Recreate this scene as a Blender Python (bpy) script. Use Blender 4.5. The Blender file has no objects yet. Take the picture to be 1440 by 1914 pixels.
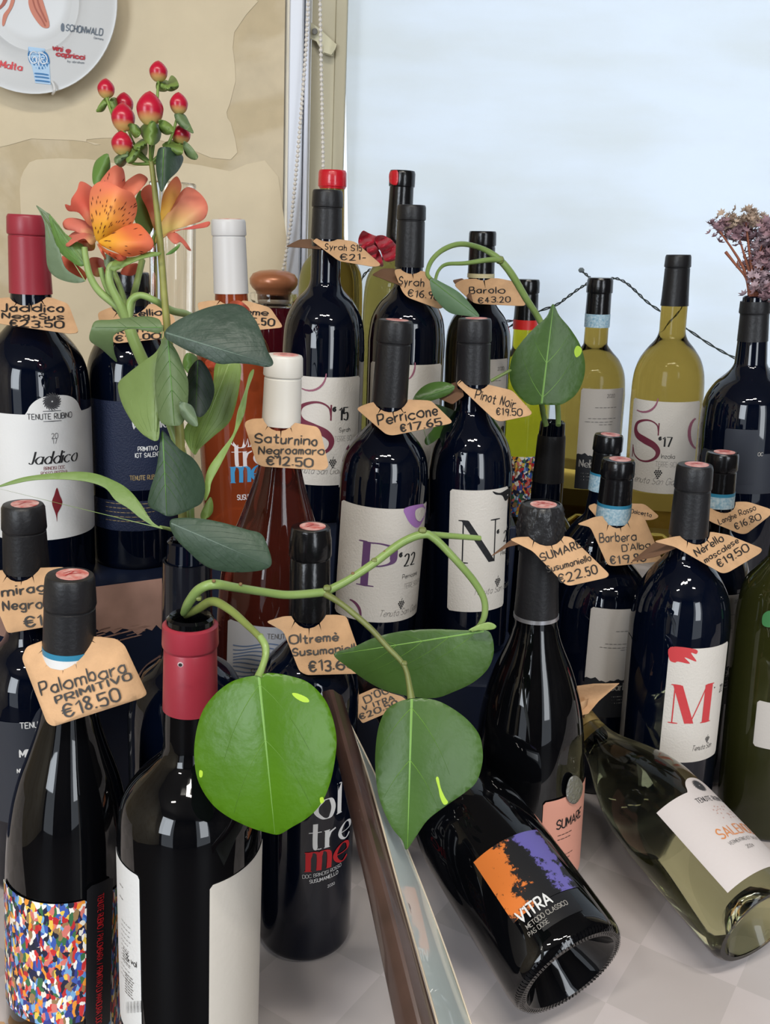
import bpy, bmesh, math, random
from mathutils import Vector, Matrix
from mathutils.geometry import delaunay_2d_cdt
random.seed(7)
SC = bpy.context.scene
COL = SC.collection
# ---------------------------------------------------------------- camera
FPX, PITCH, ROLL = 1800.0, math.radians(16), math.radians(2.5)
CAM = Vector((0, 0, .57))
_s, _c = math.sin(PITCH), math.cos(PITCH)
FW = Vector((0, _c, -_s)); _U0 = Vector((0, _s, _c)); _R0 = Vector((1, 0, 0))
RT = _R0*math.cos(ROLL) + _U0*math.sin(ROLL)
UPV = _U0*math.cos(ROLL) - _R0*math.sin(ROLL)
cd = bpy.data.cameras.new('camera'); cam = bpy.data.objects.new('camera', cd); COL.objects.link(cam)
M = Matrix.Identity(4)
for i in range(3):
    M[i][0] = RT[i]; M[i][1] = UPV[i]; M[i][2] = -FW[i]; M[i][3] = CAM[i]
cam.matrix_world = M
cd.sensor_fit = 'VERTICAL'; cd.sensor_height = 24.0; cd.lens = 24.0*FPX/1914; cd.clip_start = .02
SC.camera = cam
# ---------------------------------------------------------------- world, lights, exposure
SC.view_settings.view_transform = 'Standard'; SC.view_settings.look = 'None'
SC.view_settings.gamma = 1; SC.view_settings.use_curve_mapping = False
SC.view_settings.exposure = 0.0
w = bpy.data.worlds.new('daylight'); SC.world = w; w.use_nodes = True
w.node_tree.nodes['Background'].inputs[0].default_value = (.82, .9, 1, 1)
w.node_tree.nodes['Background'].inputs[1].default_value = 1.4
def area(name, loc, target, sx, sy, power, col=(1, 1, 1)):
    l = bpy.data.lights.new(name, 'AREA'); l.shape = 'RECTANGLE'; l.size = sx; l.size_y = sy
    l.energy = power; l.color = col
    o = bpy.data.objects.new(name, l); COL.objects.link(o); o.location = loc
    o.rotation_euler = (Vector(target)-Vector(loc)).to_track_quat('-Z', 'Y').to_euler()
    return o
area('shop_front_window_light', (-1.5, -2.1, 1.1), (0, .8, .3), 1.0, 1.5, 46, (.86, .93, 1))
area('doorway_light', (1.6, -2.1, .9), (0.2, .8, .3), .7, 1.7, 27, (.9, .95, 1))
for x_, y_ in ((-.3, -.55), (.05, -.6), (.4, -.5), (.9, -.9), (-.9, -.9)):
    area('ceiling_lamp_light', (x_, y_, 1.98), (x_, y_, 0), .3, .07, 9.5, (1, .95, .86))
area('daylight_behind_blind', (.75, 1.95, .9), (.75, 1.0, .9), 1.7, 1.9, 14, (.88, .94, 1))
SC.cycles.caustics_reflective = False; SC.cycles.caustics_refractive = False
SC.cycles.max_bounces = 14; SC.cycles.transmission_bounces = 10; SC.cycles.glossy_bounces = 5; SC.cycles.diffuse_bounces = 4
SC.cycles.transparent_max_bounces = 12; SC.cycles.sample_clamp_indirect = 6

# ---------------------------------------------------------------- picture <-> space helpers
def ray(u, v): return FW + RT*((u-720)/FPX) - UPV*((v-957)/FPX)
def P(u, v, d): return CAM + ray(u, v)*d
def proj(p):
    q = p-CAM; z = q.dot(FW)
    return 720+FPX*q.dot(RT)/z, 957-FPX*q.dot(UPV)/z, z
def srgb(r, g, b):
    f = lambda c: (c/255/12.92 if c/255 <= .04045 else ((c/255+.055)/1.055)**2.4)
    return (f(r), f(g), f(b), 1)

# ---------------------------------------------------------------- materials
MATS = {}
def mat(name, col, rough=.5, metal=0, trans=0, ior=1.45, coat=0, bump=0, bscale=200, noise=0, nscale=30, sheen=0, spec=.5, transl=0, col2=None):
    if name in MATS: return MATS[name]
    m = bpy.data.materials.new(name); m.use_nodes = True; nt = m.node_tree; b = nt.nodes['Principled BSDF']
    b.inputs['Base Color'].default_value = col; b.inputs['Roughness'].default_value = rough
    b.inputs['Metallic'].default_value = metal; b.inputs['Transmission Weight'].default_value = trans
    b.inputs['IOR'].default_value = ior; b.inputs['Coat Weight'].default_value = coat
    b.inputs['Coat Roughness'].default_value = .03; b.inputs['Sheen Weight'].default_value = sheen
    b.inputs['Specular IOR Level'].default_value = spec
    if noise or bump:
        tc = nt.nodes.new('ShaderNodeTexCoord')
    if noise:
        n = nt.nodes.new('ShaderNodeTexNoise'); n.inputs['Scale'].default_value = nscale; n.inputs['Detail'].default_value = 5
        nt.links.new(tc.outputs['Object'], n.inputs['Vector'])
        r = nt.nodes.new('ShaderNodeValToRGB')
        c2 = col2 or tuple(min(1, c*(1+noise)) for c in col[:3])+(1,)
        c1 = tuple(c*(1-noise) for c in col[:3])+(1,) if not col2 else col
        r.color_ramp.elements[0].color = c1; r.color_ramp.elements[1].color = c2
        r.color_ramp.elements[0].position = .3; r.color_ramp.elements[1].position = .7
        nt.links.new(n.outputs['Fac'], r.inputs['Fac']); nt.links.new(r.outputs['Color'], b.inputs['Base Color'])
    if bump:
        n = nt.nodes.new('ShaderNodeTexNoise'); n.inputs['Scale'].default_value = bscale; n.inputs['Detail'].default_value = 4
        nt.links.new(tc.outputs['Object'], n.inputs['Vector'])
        bp = nt.nodes.new('ShaderNodeBump'); bp.inputs['Strength'].default_value = bump; bp.inputs['Distance'].default_value = .002
        nt.links.new(n.outputs['Fac'], bp.inputs['Height']); nt.links.new(bp.outputs['Normal'], b.inputs['Normal'])
    if transl:
        t = nt.nodes.new('ShaderNodeBsdfTranslucent'); t.inputs['Color'].default_value = col
        mx = nt.nodes.new('ShaderNodeMixShader'); mx.inputs[0].default_value = transl
        nt.links.new(b.outputs[0], mx.inputs[1]); nt.links.new(t.outputs[0], mx.inputs[2])
        nt.links.new(mx.outputs[0], nt.nodes['Material Output'].inputs['Surface'])
    MATS[name] = m
    return m
def vcol_mat(name, rough=.45, transl=.25, stripes=0):
    if name in MATS: return MATS[name]
    m = bpy.data.materials.new(name); m.use_nodes = True; nt = m.node_tree; b = nt.nodes['Principled BSDF']
    a = nt.nodes.new('ShaderNodeVertexColor'); a.layer_name = 'tint'
    nt.links.new(a.outputs['Color'], b.inputs['Base Color']); b.inputs['Roughness'].default_value = rough
    t = nt.nodes.new('ShaderNodeBsdfTranslucent'); nt.links.new(a.outputs['Color'], t.inputs['Color'])
    mx = nt.nodes.new('ShaderNodeMixShader'); mx.inputs[0].default_value = transl
    nt.links.new(b.outputs[0], mx.inputs[1]); nt.links.new(t.outputs[0], mx.inputs[2])
    nt.links.new(mx.outputs[0], nt.nodes['Material Output'].inputs['Surface'])
    MATS[name] = m; return m
dark_glass = mat('dark bottle glass', (.0012, .0028, .009, 1), .03, ior=1.5, spec=.5)
brown_glass = mat('very dark brown bottle glass', (.002, .0022, .003, 1), .03, ior=1.5, spec=.45)
def tint_glass(name, col, ior=1.36, rough=.0): return mat(name, col, rough, trans=1, ior=ior)
cap_black = mat('matt black capsule foil', (.012, .012, .014, 1), .42, bump=.15, bscale=300)
cap_shiny = mat('glossy black capsule foil', (.006, .006, .007, 1), .2, bump=.1, bscale=250)
cap_red = mat('claret red capsule', srgb(152, 46, 60), .38, bump=.05, bscale=200)
cap_white = mat('white capsule', srgb(226, 222, 214), .4)
cap_grey = mat('pale grey capsule', srgb(205, 203, 202), .38)
paper = mat('cream label paper', srgb(212, 206, 198), .7, bump=.25, bscale=500)
paper_w = mat('white label paper', srgb(222, 222, 222), .65, bump=.1, bscale=400)
paper_g = mat('grey white label paper', srgb(190, 184, 178), .7, bump=.1, bscale=400)
ink = mat('black ink', (.012, .012, .014, 1), .6)
ink_grey = mat('grey ink', srgb(110, 106, 104), .6)
ink_white = mat('white ink', srgb(225, 225, 225), .5)
ink_gold = mat('gold ink', srgb(190, 165, 120), .35, metal=.6)
ink_red = mat('red ink', srgb(190, 30, 38), .5)
ink_blue = mat('blue ink', srgb(60, 140, 190), .5)
kraft = mat('kraft card', srgb(203, 162, 122), .8, noise=.12, nscale=60, bump=.2, bscale=400)
marker = mat('black marker ink', (.02, .018, .018, 1), .5)

# ---------------------------------------------------------------- object helpers
def link(o, parent=None):
    COL.objects.link(o)
    if parent is not None: o.parent = parent
    return o
def base_of(parent):
    q = Vector((0, 0, 0))
    while parent is not None:
        q = q + parent.location; parent = parent.parent
    return q
def mk(name, verts, faces, m, parent=None, smooth=True, sharp=40, solid=0, uvs=None, cols=None):
    off = base_of(parent)
    me = bpy.data.meshes.new(name)
    me.from_pydata([tuple(Vector(v)-off) for v in verts], [], faces)
    me.materials.append(m)
    if uvs:
        l = me.uv_layers.new(name='uv')
        for lp in me.loops: l.data[lp.index].uv = uvs[lp.vertex_index]
    if cols:
        ca = me.color_attributes.new('tint', 'FLOAT_COLOR', 'POINT')
        for i, c in enumerate(cols): ca.data[i].color = c
    bm = bmesh.new(); bm.from_mesh(me)
    if not solid and len(faces) < 60000: bmesh.ops.recalc_face_normals(bm, faces=bm.faces)
    bm.to_mesh(me); bm.free()
    if smooth:
        me.shade_smooth()
        me.set_sharp_from_angle(angle=math.radians(sharp))
    o = bpy.data.objects.new(name, me); link(o, parent)
    if solid:
        md = o.modifiers.new('thickness', 'SOLIDIFY'); md.thickness = solid; md.offset = 0
        if smooth and len(verts) > 12:
            wn = o.modifiers.new('normals', 'WEIGHTED_NORMAL'); wn.mode = 'FACE_AREA'; wn.weight = 80
    return o
def thing(name, label, cat, loc, group=None):
    o = bpy.data.objects.new(name, None); link(o); o.location = loc; o.empty_display_size = .02
    o['label'] = label; o['category'] = cat
    if group: o['group'] = group
    return o
def tag(o, label, cat, group=None):
    o['label'] = label; o['category'] = cat
    if group: o['group'] = group
    return o
def struct(o): o['kind'] = 'structure'; return o
def box_vf(x0, x1, y0, y1, z0, z1):
    v = [(x, y, z) for z in (z0, z1) for y in (y0, y1) for x in (x0, x1)]
    return [Vector(p) for p in v], [(0, 2, 3, 1), (4, 5, 7, 6), (0, 1, 5, 4), (2, 6, 7, 3), (0, 4, 6, 2), (1, 3, 7, 5)]
def box(name, b, m, parent=None, bevel=0):
    v, f = box_vf(*b)
    o = mk(name, v, f, m, parent, smooth=False)
    if bevel:
        md = o.modifiers.new('bevel', 'BEVEL'); md.width = bevel; md.segments = 2
    return o
def cat(pts, n=5, closed=False):
    """Catmull-Rom through points of any dimension"""
    out = []; N = len(pts); pts = [Vector(p) for p in pts]
    for i in range(N if closed else N-1):
        if closed: p0, p1, p2, p3 = pts[i-1], pts[i], pts[(i+1) % N], pts[(i+2) % N]
        else: p0, p1, p2, p3 = pts[max(i-1, 0)], pts[i], pts[i+1], pts[min(i+2, N-1)]
        for k in range(n):
            t = k/n
            out.append(.5*((2*p1)+(p2-p0)*t+(2*p0-5*p1+4*p2-p3)*t*t+(3*p1-p0-3*p2+p3)*t**3))
    if not closed: out.append(pts[-1])
    return out
def tube_vf(pts, rad, seg=8, caps=True):
    V, F = [], []; n = len(pts)
    prev = None
    for i, p in enumerate(pts):
        t = (pts[min(i+1, n-1)]-pts[max(i-1, 0)])
        if t.length < 1e-9: t = Vector((0, 0, 1))
        t.normalize()
        if prev is None: a = t.orthogonal().normalized()
        else:
            a = prev - t*prev.dot(t)
            a = a.normalized() if a.length > 1e-6 else t.orthogonal().normalized()
        prev = a; b = t.cross(a); r = rad[i] if isinstance(rad, (list, tuple)) else rad
        for k in range(seg):
            th = 2*math.pi*k/seg; V.append(p+(a*math.cos(th)+b*math.sin(th))*r)
    for i in range(n-1):
        for k in range(seg):
            F.append((i*seg+k, i*seg+(k+1) % seg, (i+1)*seg+(k+1) % seg, (i+1)*seg+k))
    if caps: F.append(tuple(range(seg))[::-1]); F.append(tuple((n-1)*seg+k for k in range(seg)))
    return V, F
def join(parts):
    V, F = [], []
    for v, f in parts:
        o = len(V); V += v; F += [tuple(i+o for i in q) for q in f]
    return V, F
def inside(x, y, poly):
    c = False; n = len(poly); j = n-1
    for i in range(n):
        xi, yi = poly[i][0], poly[i][1]; xj, yj = poly[j][0], poly[j][1]
        if (yi > y) != (yj > y) and x < (xj-xi)*(y-yi)/(yj-yi)+xi: c = not c
        j = i
    return c
def clear_of(x, y, poly, r):
    n = len(poly); r2 = r*r
    for i in range(n):
        ax, ay = poly[i-1][0], poly[i-1][1]; dx, dy = poly[i][0]-ax, poly[i][1]-ay; L = dx*dx+dy*dy
        t = 0 if L == 0 else max(0, min(1, ((x-ax)*dx+(y-ay)*dy)/L)); ex, ey = ax+dx*t-x, ay+dy*t-y
        if ex*ex+ey*ey < r2: return False
    return True
def fill2d(outline, step, holes=()):
    """triangulated fill of a polygon with inner grid points; returns 2-D points and triangles"""
    pts = []; edges = []
    for loop in [outline]+list(holes):
        o = len(pts); n = len(loop)
        pts += [Vector((p[0], p[1])) for p in loop]; edges += [(o+i, o+(i+1) % n) for i in range(n)]
    xs = [p[0] for p in outline]; ys = [p[1] for p in outline]
    y = min(ys)+step*.5; r = 0
    while y < max(ys):
        x = min(xs)+step*(.5 if r % 2 else .1)
        while x < max(xs):
            if inside(x, y, outline) and not any(inside(x, y, h) for h in holes) and clear_of(x, y, outline, step*.35): pts.append(Vector((x, y)))
            x += step
        y += step*.87; r += 1
    V, E, F = delaunay_2d_cdt(pts, edges, [], 0, 1e-4)[:3]
    keep = []
    for f in F:
        cx = sum(V[i][0] for i in f)/len(f); cy = sum(V[i][1] for i in f)/len(f)
        if inside(cx, cy, outline) and not any(inside(cx, cy, h) for h in holes): keep.append(tuple(f))
    return V, keep
def arcpoly(pts, r, n=3):
    """round the corners of a 2-D polygon"""
    out = []; N = len(pts)
    for i in range(N):
        p = Vector(pts[i][:2]); a = Vector(pts[i-1][:2]); b = Vector(pts[(i+1) % N][:2])
        da = a-p; db = b-p; ra = min(r, da.length*.45); rb = min(r, db.length*.45)
        s = p+da.normalized()*ra; e = p+db.normalized()*rb
        for k in range(n+1):
            t = k/n; out.append(s*(1-t)**2+p*2*t*(1-t)+e*t*t)
    return out

# ---------------------------------------------------------------- single-stroke lettering (x: 0-9, y: letter a=-3 .. d=0 .. j=6 .. n=10)
G = {
'a': 'c5i3j1i0g1e3d5f l5j5d', 'b': 'l0n0d c0h2j4j5g4d2d0f', 'c': 'c5i3j1i0g1e3d5e', 'd': 'c5h3j1i0g1e3d5f l5n5d',
'e': 'c0g5g5i3j1i0g1e3d5e', 'f': 'c4m3n2m1k1d l0j3j', 'g': 'c5i3j1i0g1e3d5f c5j5b3a1b', 'h': 'l0n0d c0h2j4i4d',
'i': 'l0j0d l0m0l', 'j': 'c2j2b1a0a', 'k': 'l0n0d l4j0g l1h4d', 'l': 'l0n0d', 'm': 'l0j0d c0h1j3i3d c3h4j6i6d',
'n': 'l0j0d c0h2j4i4d', 'o': 'c2j0h0f2d4d5f5h4j2j', 'p': 'l0j0a c0h2j4j5g4d2d0f', 'q': 'c5h3j1i0g1e3d5f l5j5a',
'r': 'l0j0d c0g1i3j', 's': 'c4i2j0i1g3f4e2d0d', 't': 'c2m2e3d4d l0j4j', 'u': 'c0j0e2d4f l4j4d', 'v': 'l0j2d4j',
'w': 'l0j1d3h5d6j', 'x': 'l0j4d l4j0d', 'y': 'l0j2d l4j1a', 'z': 'l0j4j0d4d',
'A': 'l0d3n6d l1g5g', 'B': 'l0d0n c0n4n4j0i c0i5i5e3d0d', 'C': 'c6l4n1m0i1e4d6f', 'D': 'l0d0n c0n4n6l6f4d0d',
'E': 'l5n0n0d5d l0i4i', 'F': 'l5n0n0d l0i4i', 'G': 'c6l4n1m0i1e4d6f l6f6i4i', 'H': 'l0d0n l5d5n l0i5i', 'I': 'l0n0d',
'J': 'c3n3f2d0e', 'K': 'l0n0d l5n0h l1i5d', 'L': 'l0n0d5d', 'M': 'l0d0n3f6n6d', 'N': 'l0d0n5d5n',
'O': 'c2n0l0f2d4d6f6l4n2n', 'P': 'l0d0n c0n4n5l4i0h', 'Q': 'c2n0l0f2d4d6f6l4n2n l4f6d', 'R': 'l0d0n c0n4n5l4i0h l2h5d',
'S': 'c5l3n1m0k1i4h5f3d0e', 'T': 'l0n6n l3n3d', 'U': 'c0n0f2d4d5f5n', 'V': 'l0n3d6n', 'W': 'l0n2d4k6d8n',
'X': 'l0n5d l5n0d', 'Y': 'l0n3i l6n3i3d', 'Z': 'l0n5n0d5d',
'0': 'c2n0l0f2d3d5f5l3n2n', '1': 'l0l2n2d', '2': 'c0l2n4m4j2f0d l0d5d', '3': 'c0m2n4m4j2i4h4e2d0e',
'4': 'l3d3n0g5g', '5': 'l4n0n0i c0i3j4g3d0e', '6': 'c4n1k0g2d4d5g3i1h', '7': 'l0n5n2d',
'8': 'c2i0l2n4l2i0f2d4f2i', '9': 'c5k3i1k1m3n5m5j4d', '€': 'c5l3n1l1f3d5f l0j4j l0h4h', '+': 'l2f2j l0h4h',
'.': 'l0e0d', ',': 'l1e0c', "'": 'l0n0l', '-': 'l0h3h', '/': 'l0d4n', '%': 'l0d6n c1n0l1k2l1n c5g4e5d6e5g', ' ': '', '`': 'l0n2l', ':': 'l0e0d l0i0h', 'é': 'c0g5g5i3j1i0g1e3d5e l2l4n', 'è': 'c0g5g5i3j1i0g1e3d5e l4l2n', 'ö': 'c2j0h0f2d4d5f5h4j2j l1l1m l4l4m', 'Ö': 'c2n0l0f2d4d6f6l4n2n'}
G['‘'] = 'c2n1n0m0l c1k2l1m0l1k'
SERIF_FEET = set('ilmnrhkfpPNMITHBDEFLRAb')
def glyphs(s, jitter=0, serif=False, space=1.7):
    """-> polylines in units where a capital is 1 high, total width"""
    out = []; x = 0; rnd = random.Random(hash_s(s))
    for ch in s:
        code = G.get(ch, ''); w = 0
        dy = rnd.uniform(-1, 1)*jitter; sx = 1+rnd.uniform(-1, 1)*jitter*.3
        for st in code.split():
            pp = [Vector((int(st[i]), ord(st[i+1])-100)) for i in range(1, len(st), 2)]
            w = max(w, max(p.x for p in pp))
            if st[0] == 'c': q = cat(pp, 5)
            else:
                q = []
                for a, b in zip(pp, pp[1:]):
                    n = 4 if (b-a).length > 3 else 1
                    q += [a.lerp(b, k/n) for k in range(n)]
                q.append(pp[-1])
            out.append([Vector(((x+p.x*sx)/10, (p.y+dy)/10)) for p in q])
            if serif and st[0] == 'l' and ch in SERIF_FEET and abs(pp[0].x-pp[-1].x) < .1:
                for e in (pp[0], pp[-1]): out.append([Vector(((x+e.x*sx+k)/10, e.y/10)) for k in (-1, 0, 1)])
        if ch == ' ': w = 2.5
        x += w*sx+space
    return out, max(0, x-space)/10
def hash_s(s): return sum((i+1)*ord(c) for i, c in enumerate(s))
def ribbons(polys, w, contrast=0, shear=0):
    V, F = [], []
    for q in polys:
        n = len(q); o = len(V)
        if n < 2: continue
        for i in range(n):
            a = q[max(i-1, 0)]; b = q[min(i+1, n-1)]; t = b-a
            if t.length < 1e-9: t = Vector((1, 0))
            t.normalize(); nn = Vector((-t.y, t.x))
            ww = w*((1-contrast)+contrast*abs(t.y)**1.5)
            if i in (0, n-1) and n > 2 and not contrast: ext = t*(w*.3)*(-1 if i == 0 else 1)
            else: ext = Vector((0, 0))
            k = .6 if (i in (0, n-1) and n > 2 and not contrast) else 1
            for sgn in (1, -1):
                p = q[i]+ext+nn*ww*.5*sgn*k; V.append(Vector((p.x+p.y*shear, p.y)))
        for i in range(n-1): F.append((o+2*i, o+2*i+1, o+2*i+3, o+2*i+2))
    return V, F
def ribbon_text(s, w=.11, contrast=0, shear=0, jitter=0, serif=False, space=1.7):
    polys, width = glyphs(s, jitter, serif, space)
    V, F = ribbons(polys, w, contrast, shear)
    return V, F, width
# ================================================================ room shell
def plaster():
    m = bpy.data.materials.new('peeling cream plaster'); m.use_nodes = True; nt = m.node_tree; b = nt.nodes['Principled BSDF']
    L = nt.links.new; tc = nt.nodes.new('ShaderNodeTexCoord')
    n1 = nt.nodes.new('ShaderNodeTexNoise'); n1.inputs['Scale'].default_value = 3.2; n1.inputs['Detail'].default_value = 6; n1.inputs['Distortion'].default_value = .6
    L(tc.outputs['Object'], n1.inputs['Vector'])
    r = nt.nodes.new('ShaderNodeValToRGB'); e = r.color_ramp.elements
    e[0].position = .44; e[0].color = srgb(206, 188, 154); e[1].position = .47; e[1].color = srgb(216, 200, 170)
    e2 = e.new(.62); e2.color = srgb(221, 206, 178)
    L(n1.outputs['Fac'], r.inputs['Fac'])
    n2 = nt.nodes.new('ShaderNodeTexNoise'); n2.inputs['Scale'].default_value = 40; n2.inputs['Detail'].default_value = 6
    L(tc.outputs['Object'], n2.inputs['Vector'])
    mx = nt.nodes.new('ShaderNodeMix'); mx.data_type = 'RGBA'; mx.blend_type = 'MULTIPLY'; mx.inputs['Factor'].default_value = .25
    L(r.outputs['Color'], mx.inputs[6]); L(n2.outputs['Fac'], mx.inputs[7]); L(mx.outputs[2], b.inputs['Base Color'])
    b.inputs['Roughness'].default_value = .85
    bp = nt.nodes.new('ShaderNodeBump'); bp.inputs['Strength'].default_value = .5; bp.inputs['Distance'].default_value = .004
    L(r.outputs['Color'], bp.inputs['Height']); L(bp.outputs['Normal'], b.inputs['Normal'])
    return m
wallm = plaster()
def cloth():
    m = bpy.data.materials.new('grey damask cloth'); m.use_nodes = True; nt = m.node_tree; b = nt.nodes['Principled BSDF']; L = nt.links.new
    tc = nt.nodes.new('ShaderNodeTexCoord'); mp = nt.nodes.new('ShaderNodeMapping'); mp.inputs['Rotation'].default_value = (0, 0, math.radians(33)); mp.inputs['Location'].default_value = (.02, .013, .5)
    mp.inputs['Scale'].default_value = (1, 1, .001)
    L(tc.outputs['Object'], mp.inputs['Vector'])
    ck = nt.nodes.new('ShaderNodeTexChecker'); ck.inputs['Scale'].default_value = 12.5
    ck.inputs['Color1'].default_value = srgb(226, 216, 215); ck.inputs['Color2'].default_value = srgb(212, 203, 201)
    L(mp.outputs['Vector'], ck.inputs['Vector'])
    n = nt.nodes.new('ShaderNodeTexNoise'); n.inputs['Scale'].default_value = 7; n.inputs['Detail'].default_value = 3
    L(tc.outputs['Object'], n.inputs['Vector'])
    mx = nt.nodes.new('ShaderNodeMix'); mx.data_type = 'RGBA'; mx.blend_type = 'MULTIPLY'; mx.inputs['Factor'].default_value = .22
    L(ck.outputs['Color'], mx.inputs[6]); L(n.outputs['Fac'], mx.inputs[7])
    L(mx.outputs[2], b.inputs['Base Color']); b.inputs['Roughness'].default_value = .42; b.inputs['Sheen Weight'].default_value = .2
    wv = nt.nodes.new('ShaderNodeTexWave'); wv.inputs['Scale'].default_value = 900; L(mp.outputs['Vector'], wv.inputs['Vector'])
    bp = nt.nodes.new('ShaderNodeBump'); bp.inputs['Strength'].default_value = .12; bp.inputs['Distance'].default_value = .0005
    L(wv.outputs['Fac'], bp.inputs['Height'])
    bp2 = nt.nodes.new('ShaderNodeBump'); bp2.inputs['Strength'].default_value = .5; bp2.inputs['Distance'].default_value = .006
    L(n.outputs['Fac'], bp2.inputs['Height']); L(bp.outputs['Normal'], bp2.inputs['Normal']); L(bp2.outputs['Normal'], b.inputs['Normal'])
    return m
clothm = cloth()
WY = 1.46                                                       # wall face
XW = P(538, 300, WY*.98).x                                        # wall ends, window opening begins
struct(box('wall_rear', (-2.3, XW, WY, WY+.16, -.75, 2.15), wallm))
struct(box('wall_rear', (1.9, 2.6, WY, WY+.16, -.75, 2.15), wallm))
struct(box('wall_rear', (XW, 1.9, WY, WY+.16, -.75, .20), wallm))
struct(box('wall_left', (-2.4, -2.3, -2.6, WY+.16, -.75, 2.15), wallm))
drk = mat('dark shop furnishing', (.05, .04, .035, 1), .5, noise=.8, nscale=3)
struct(box('wall_right', (2.6, 2.7, -2.6, WY+.16, -.75, 2.15), drk))
struct(box('wall_front', (-2.4, -2.1, -2.7, -2.6, -.75, 2.15), drk))
struct(box('wall_front', (-.9, 1.1, -2.7, -2.6, -.75, 2.15), drk))
struct(box('ceiling', (-2.4, 2.7, -2.7, WY+.16, 2.15, 2.25), mat('ceiling paint', srgb(120, 112, 104), .8)))
struct(box('floor', (-2.4, 2.7, -2.7, WY+.16, -.85, -.75), mat('brown floor tiles', srgb(58, 50, 46), .5)))
# raised plaster patches: thin skim layers left on the wall, edges irregular
pl_in = mat('pale skim plaster', srgb(214, 199, 170), .85, noise=.05, nscale=15, bump=.3, bscale=60)
def skim(pts, th):
    o2 = [Vector((P(u, v, WY).x, P(u, v, 1.4).z)) for u, v in pts]
    # pixel -> wall plane
    q = []
    for u, v in cat([Vector(p) for p in pts], 3, True):
        r = ray(u, v); t = (WY-CAM.y)/r.y; p = CAM+r*t; q.append(Vector((p.x, p.z)))
    rnd = random.Random(len(pts)); q = [Vector((p.x+rnd.uniform(-1, 1)*.0018, p.y+rnd.uniform(-1, 1)*.0018)) for p in q]
    V, F = fill2d(q, .05)
    return mk('skim_patch', [(p.x, WY-.0006-th, p.y) for p in V], F, pl_in, WALL, smooth=False, solid=th*.7)
WALL = bpy.data.objects['wall_rear']
skim([(45, 320), (70, 300), (140, 297), (210, 305), (270, 310), (350, 305), (430, 318), (520, 330), (525, 700), (300, 700), (60, 700), (40, 400)], .0002)
skim([(-60, 262), (60, 258), (140, 262), (190, 272), (160, 262), (300, 262), (430, 300), (436, 240), (425, 210), (442, 150), (436, 60), (450, -20), (-80, -30)], .0002)
# window: frame, side panel, blind, sill
alu = mat('silver grey window frame', srgb(205, 208, 216), .35, metal=.3)
beige = mat('beige painted reveal', srgb(186, 178, 152), .55)
def wall_x(u, v, y): r = ray(u, v); return (CAM+r*((y-CAM.y)/r.y)).x
def wall_z(u, v, y): r = ray(u, v); return (CAM+r*((y-CAM.y)/r.y)).z
xa, xb = wall_x(545, 250, WY), wall_x(573, 250, WY)
win = thing('window_1', 'silver window frame beside the closed pale blind', 'window', (xa, WY, .2)); win['kind'] = 'structure'
del win['category']
box('frame', (xa-.004, xa+.016, WY-.012, WY+.03, .20, 2.12), alu, win, .002)
box('frame', (xa+.017, xb+.002, WY-.004, WY+.03, .20, 2.12), mat('white frame strip', srgb(226, 229, 240), .3), win, .002)
xc = wall_x(645, 250, WY+.05)
box('reveal', (xb+.002, xc-.016, WY+.03, WY+.045, .20, 2.12), beige, win, .001)
box('reveal', (xc-.016, xc, WY+.026, WY+.045, .20, 2.12), beige, win, .002)
box('frame', (1.55, 1.60, WY-.01, WY+.04, .20, 2.12), alu, win, .002)
sill = struct(box('trim_1', (XW-.02, 1.9, WY-.03, WY+.2, .19, .215), mat('white sill', srgb(215, 218, 222), .4)))
blm = bpy.data.materials.new('pale roller blind'); blm.use_nodes = True; nt = blm.node_tree; bb = nt.nodes['Principled BSDF']
bb.inputs['Base Color'].default_value = srgb(222, 226, 232); bb.inputs['Roughness'].default_value = .8
tc = nt.nodes.new('ShaderNodeTexCoord')
mp = nt.nodes.new('ShaderNodeMapping'); mp.inputs['Scale'].default_value = (1.2, 1, 5); nt.links.new(tc.outputs['Object'], mp.inputs['Vector'])
n = nt.nodes.new('ShaderNodeTexNoise'); n.inputs['Scale'].default_value = 3; n.inputs['Detail'].default_value = 6; nt.links.new(mp.outputs['Vector'], n.inputs['Vector'])
r = nt.nodes.new('ShaderNodeValToRGB'); r.color_ramp.elements[0].color = srgb(222, 226, 228); r.color_ramp.elements[1].color = srgb(226, 231, 236)
r.color_ramp.elements[0].position = .35; r.color_ramp.elements[1].position = .6
nt.links.new(n.outputs['Fac'], r.inputs['Fac']); nt.links.new(r.outputs['Color'], bb.inputs['Base Color'])
tr = nt.nodes.new('ShaderNodeBsdfTranslucent'); nt.links.new(r.outputs['Color'], tr.inputs['Color'])
mx = nt.nodes.new('ShaderNodeMixShader'); mx.inputs[0].default_value = .55
nt.links.new(bb.outputs[0], mx.inputs[1]); nt.links.new(tr.outputs[0], mx.inputs[2]); nt.links.new(mx.outputs[0], nt.nodes['Material Output'].inputs['Surface'])
BY = WY+.075
x0 = wall_x(645, 60, BY); x1 = wall_x(652, 540, BY)
V, F = [], []
NX, NZ = 24, 12
for j in range(NZ+1):
    z = .235+(2.1-.235)*j/NZ; t = (z-.235)/(2.1-.235)
    zl = wall_z(652, 540, BY); zt = wall_z(645, 60, BY)
    xl = x1+(x0-x1)*(z-zl)/(zt-zl) if z < 1.2 else x1+(x0-x1)*(1.2-zl)/(zt-zl)
    for i in range(NX+1):
        x = xl+(1.53-xl)*i/NX
        V.append((x, BY+.002*math.sin(i*.9+j*.4), z))
for j in range(NZ):
    for i in range(NX): a = j*(NX+1)+i; F.append((a, a+1, a+NX+2, a+NX+1))
bl = mk('roller_blind', V, F, blm, None, sharp=80, solid=.0006)
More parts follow.
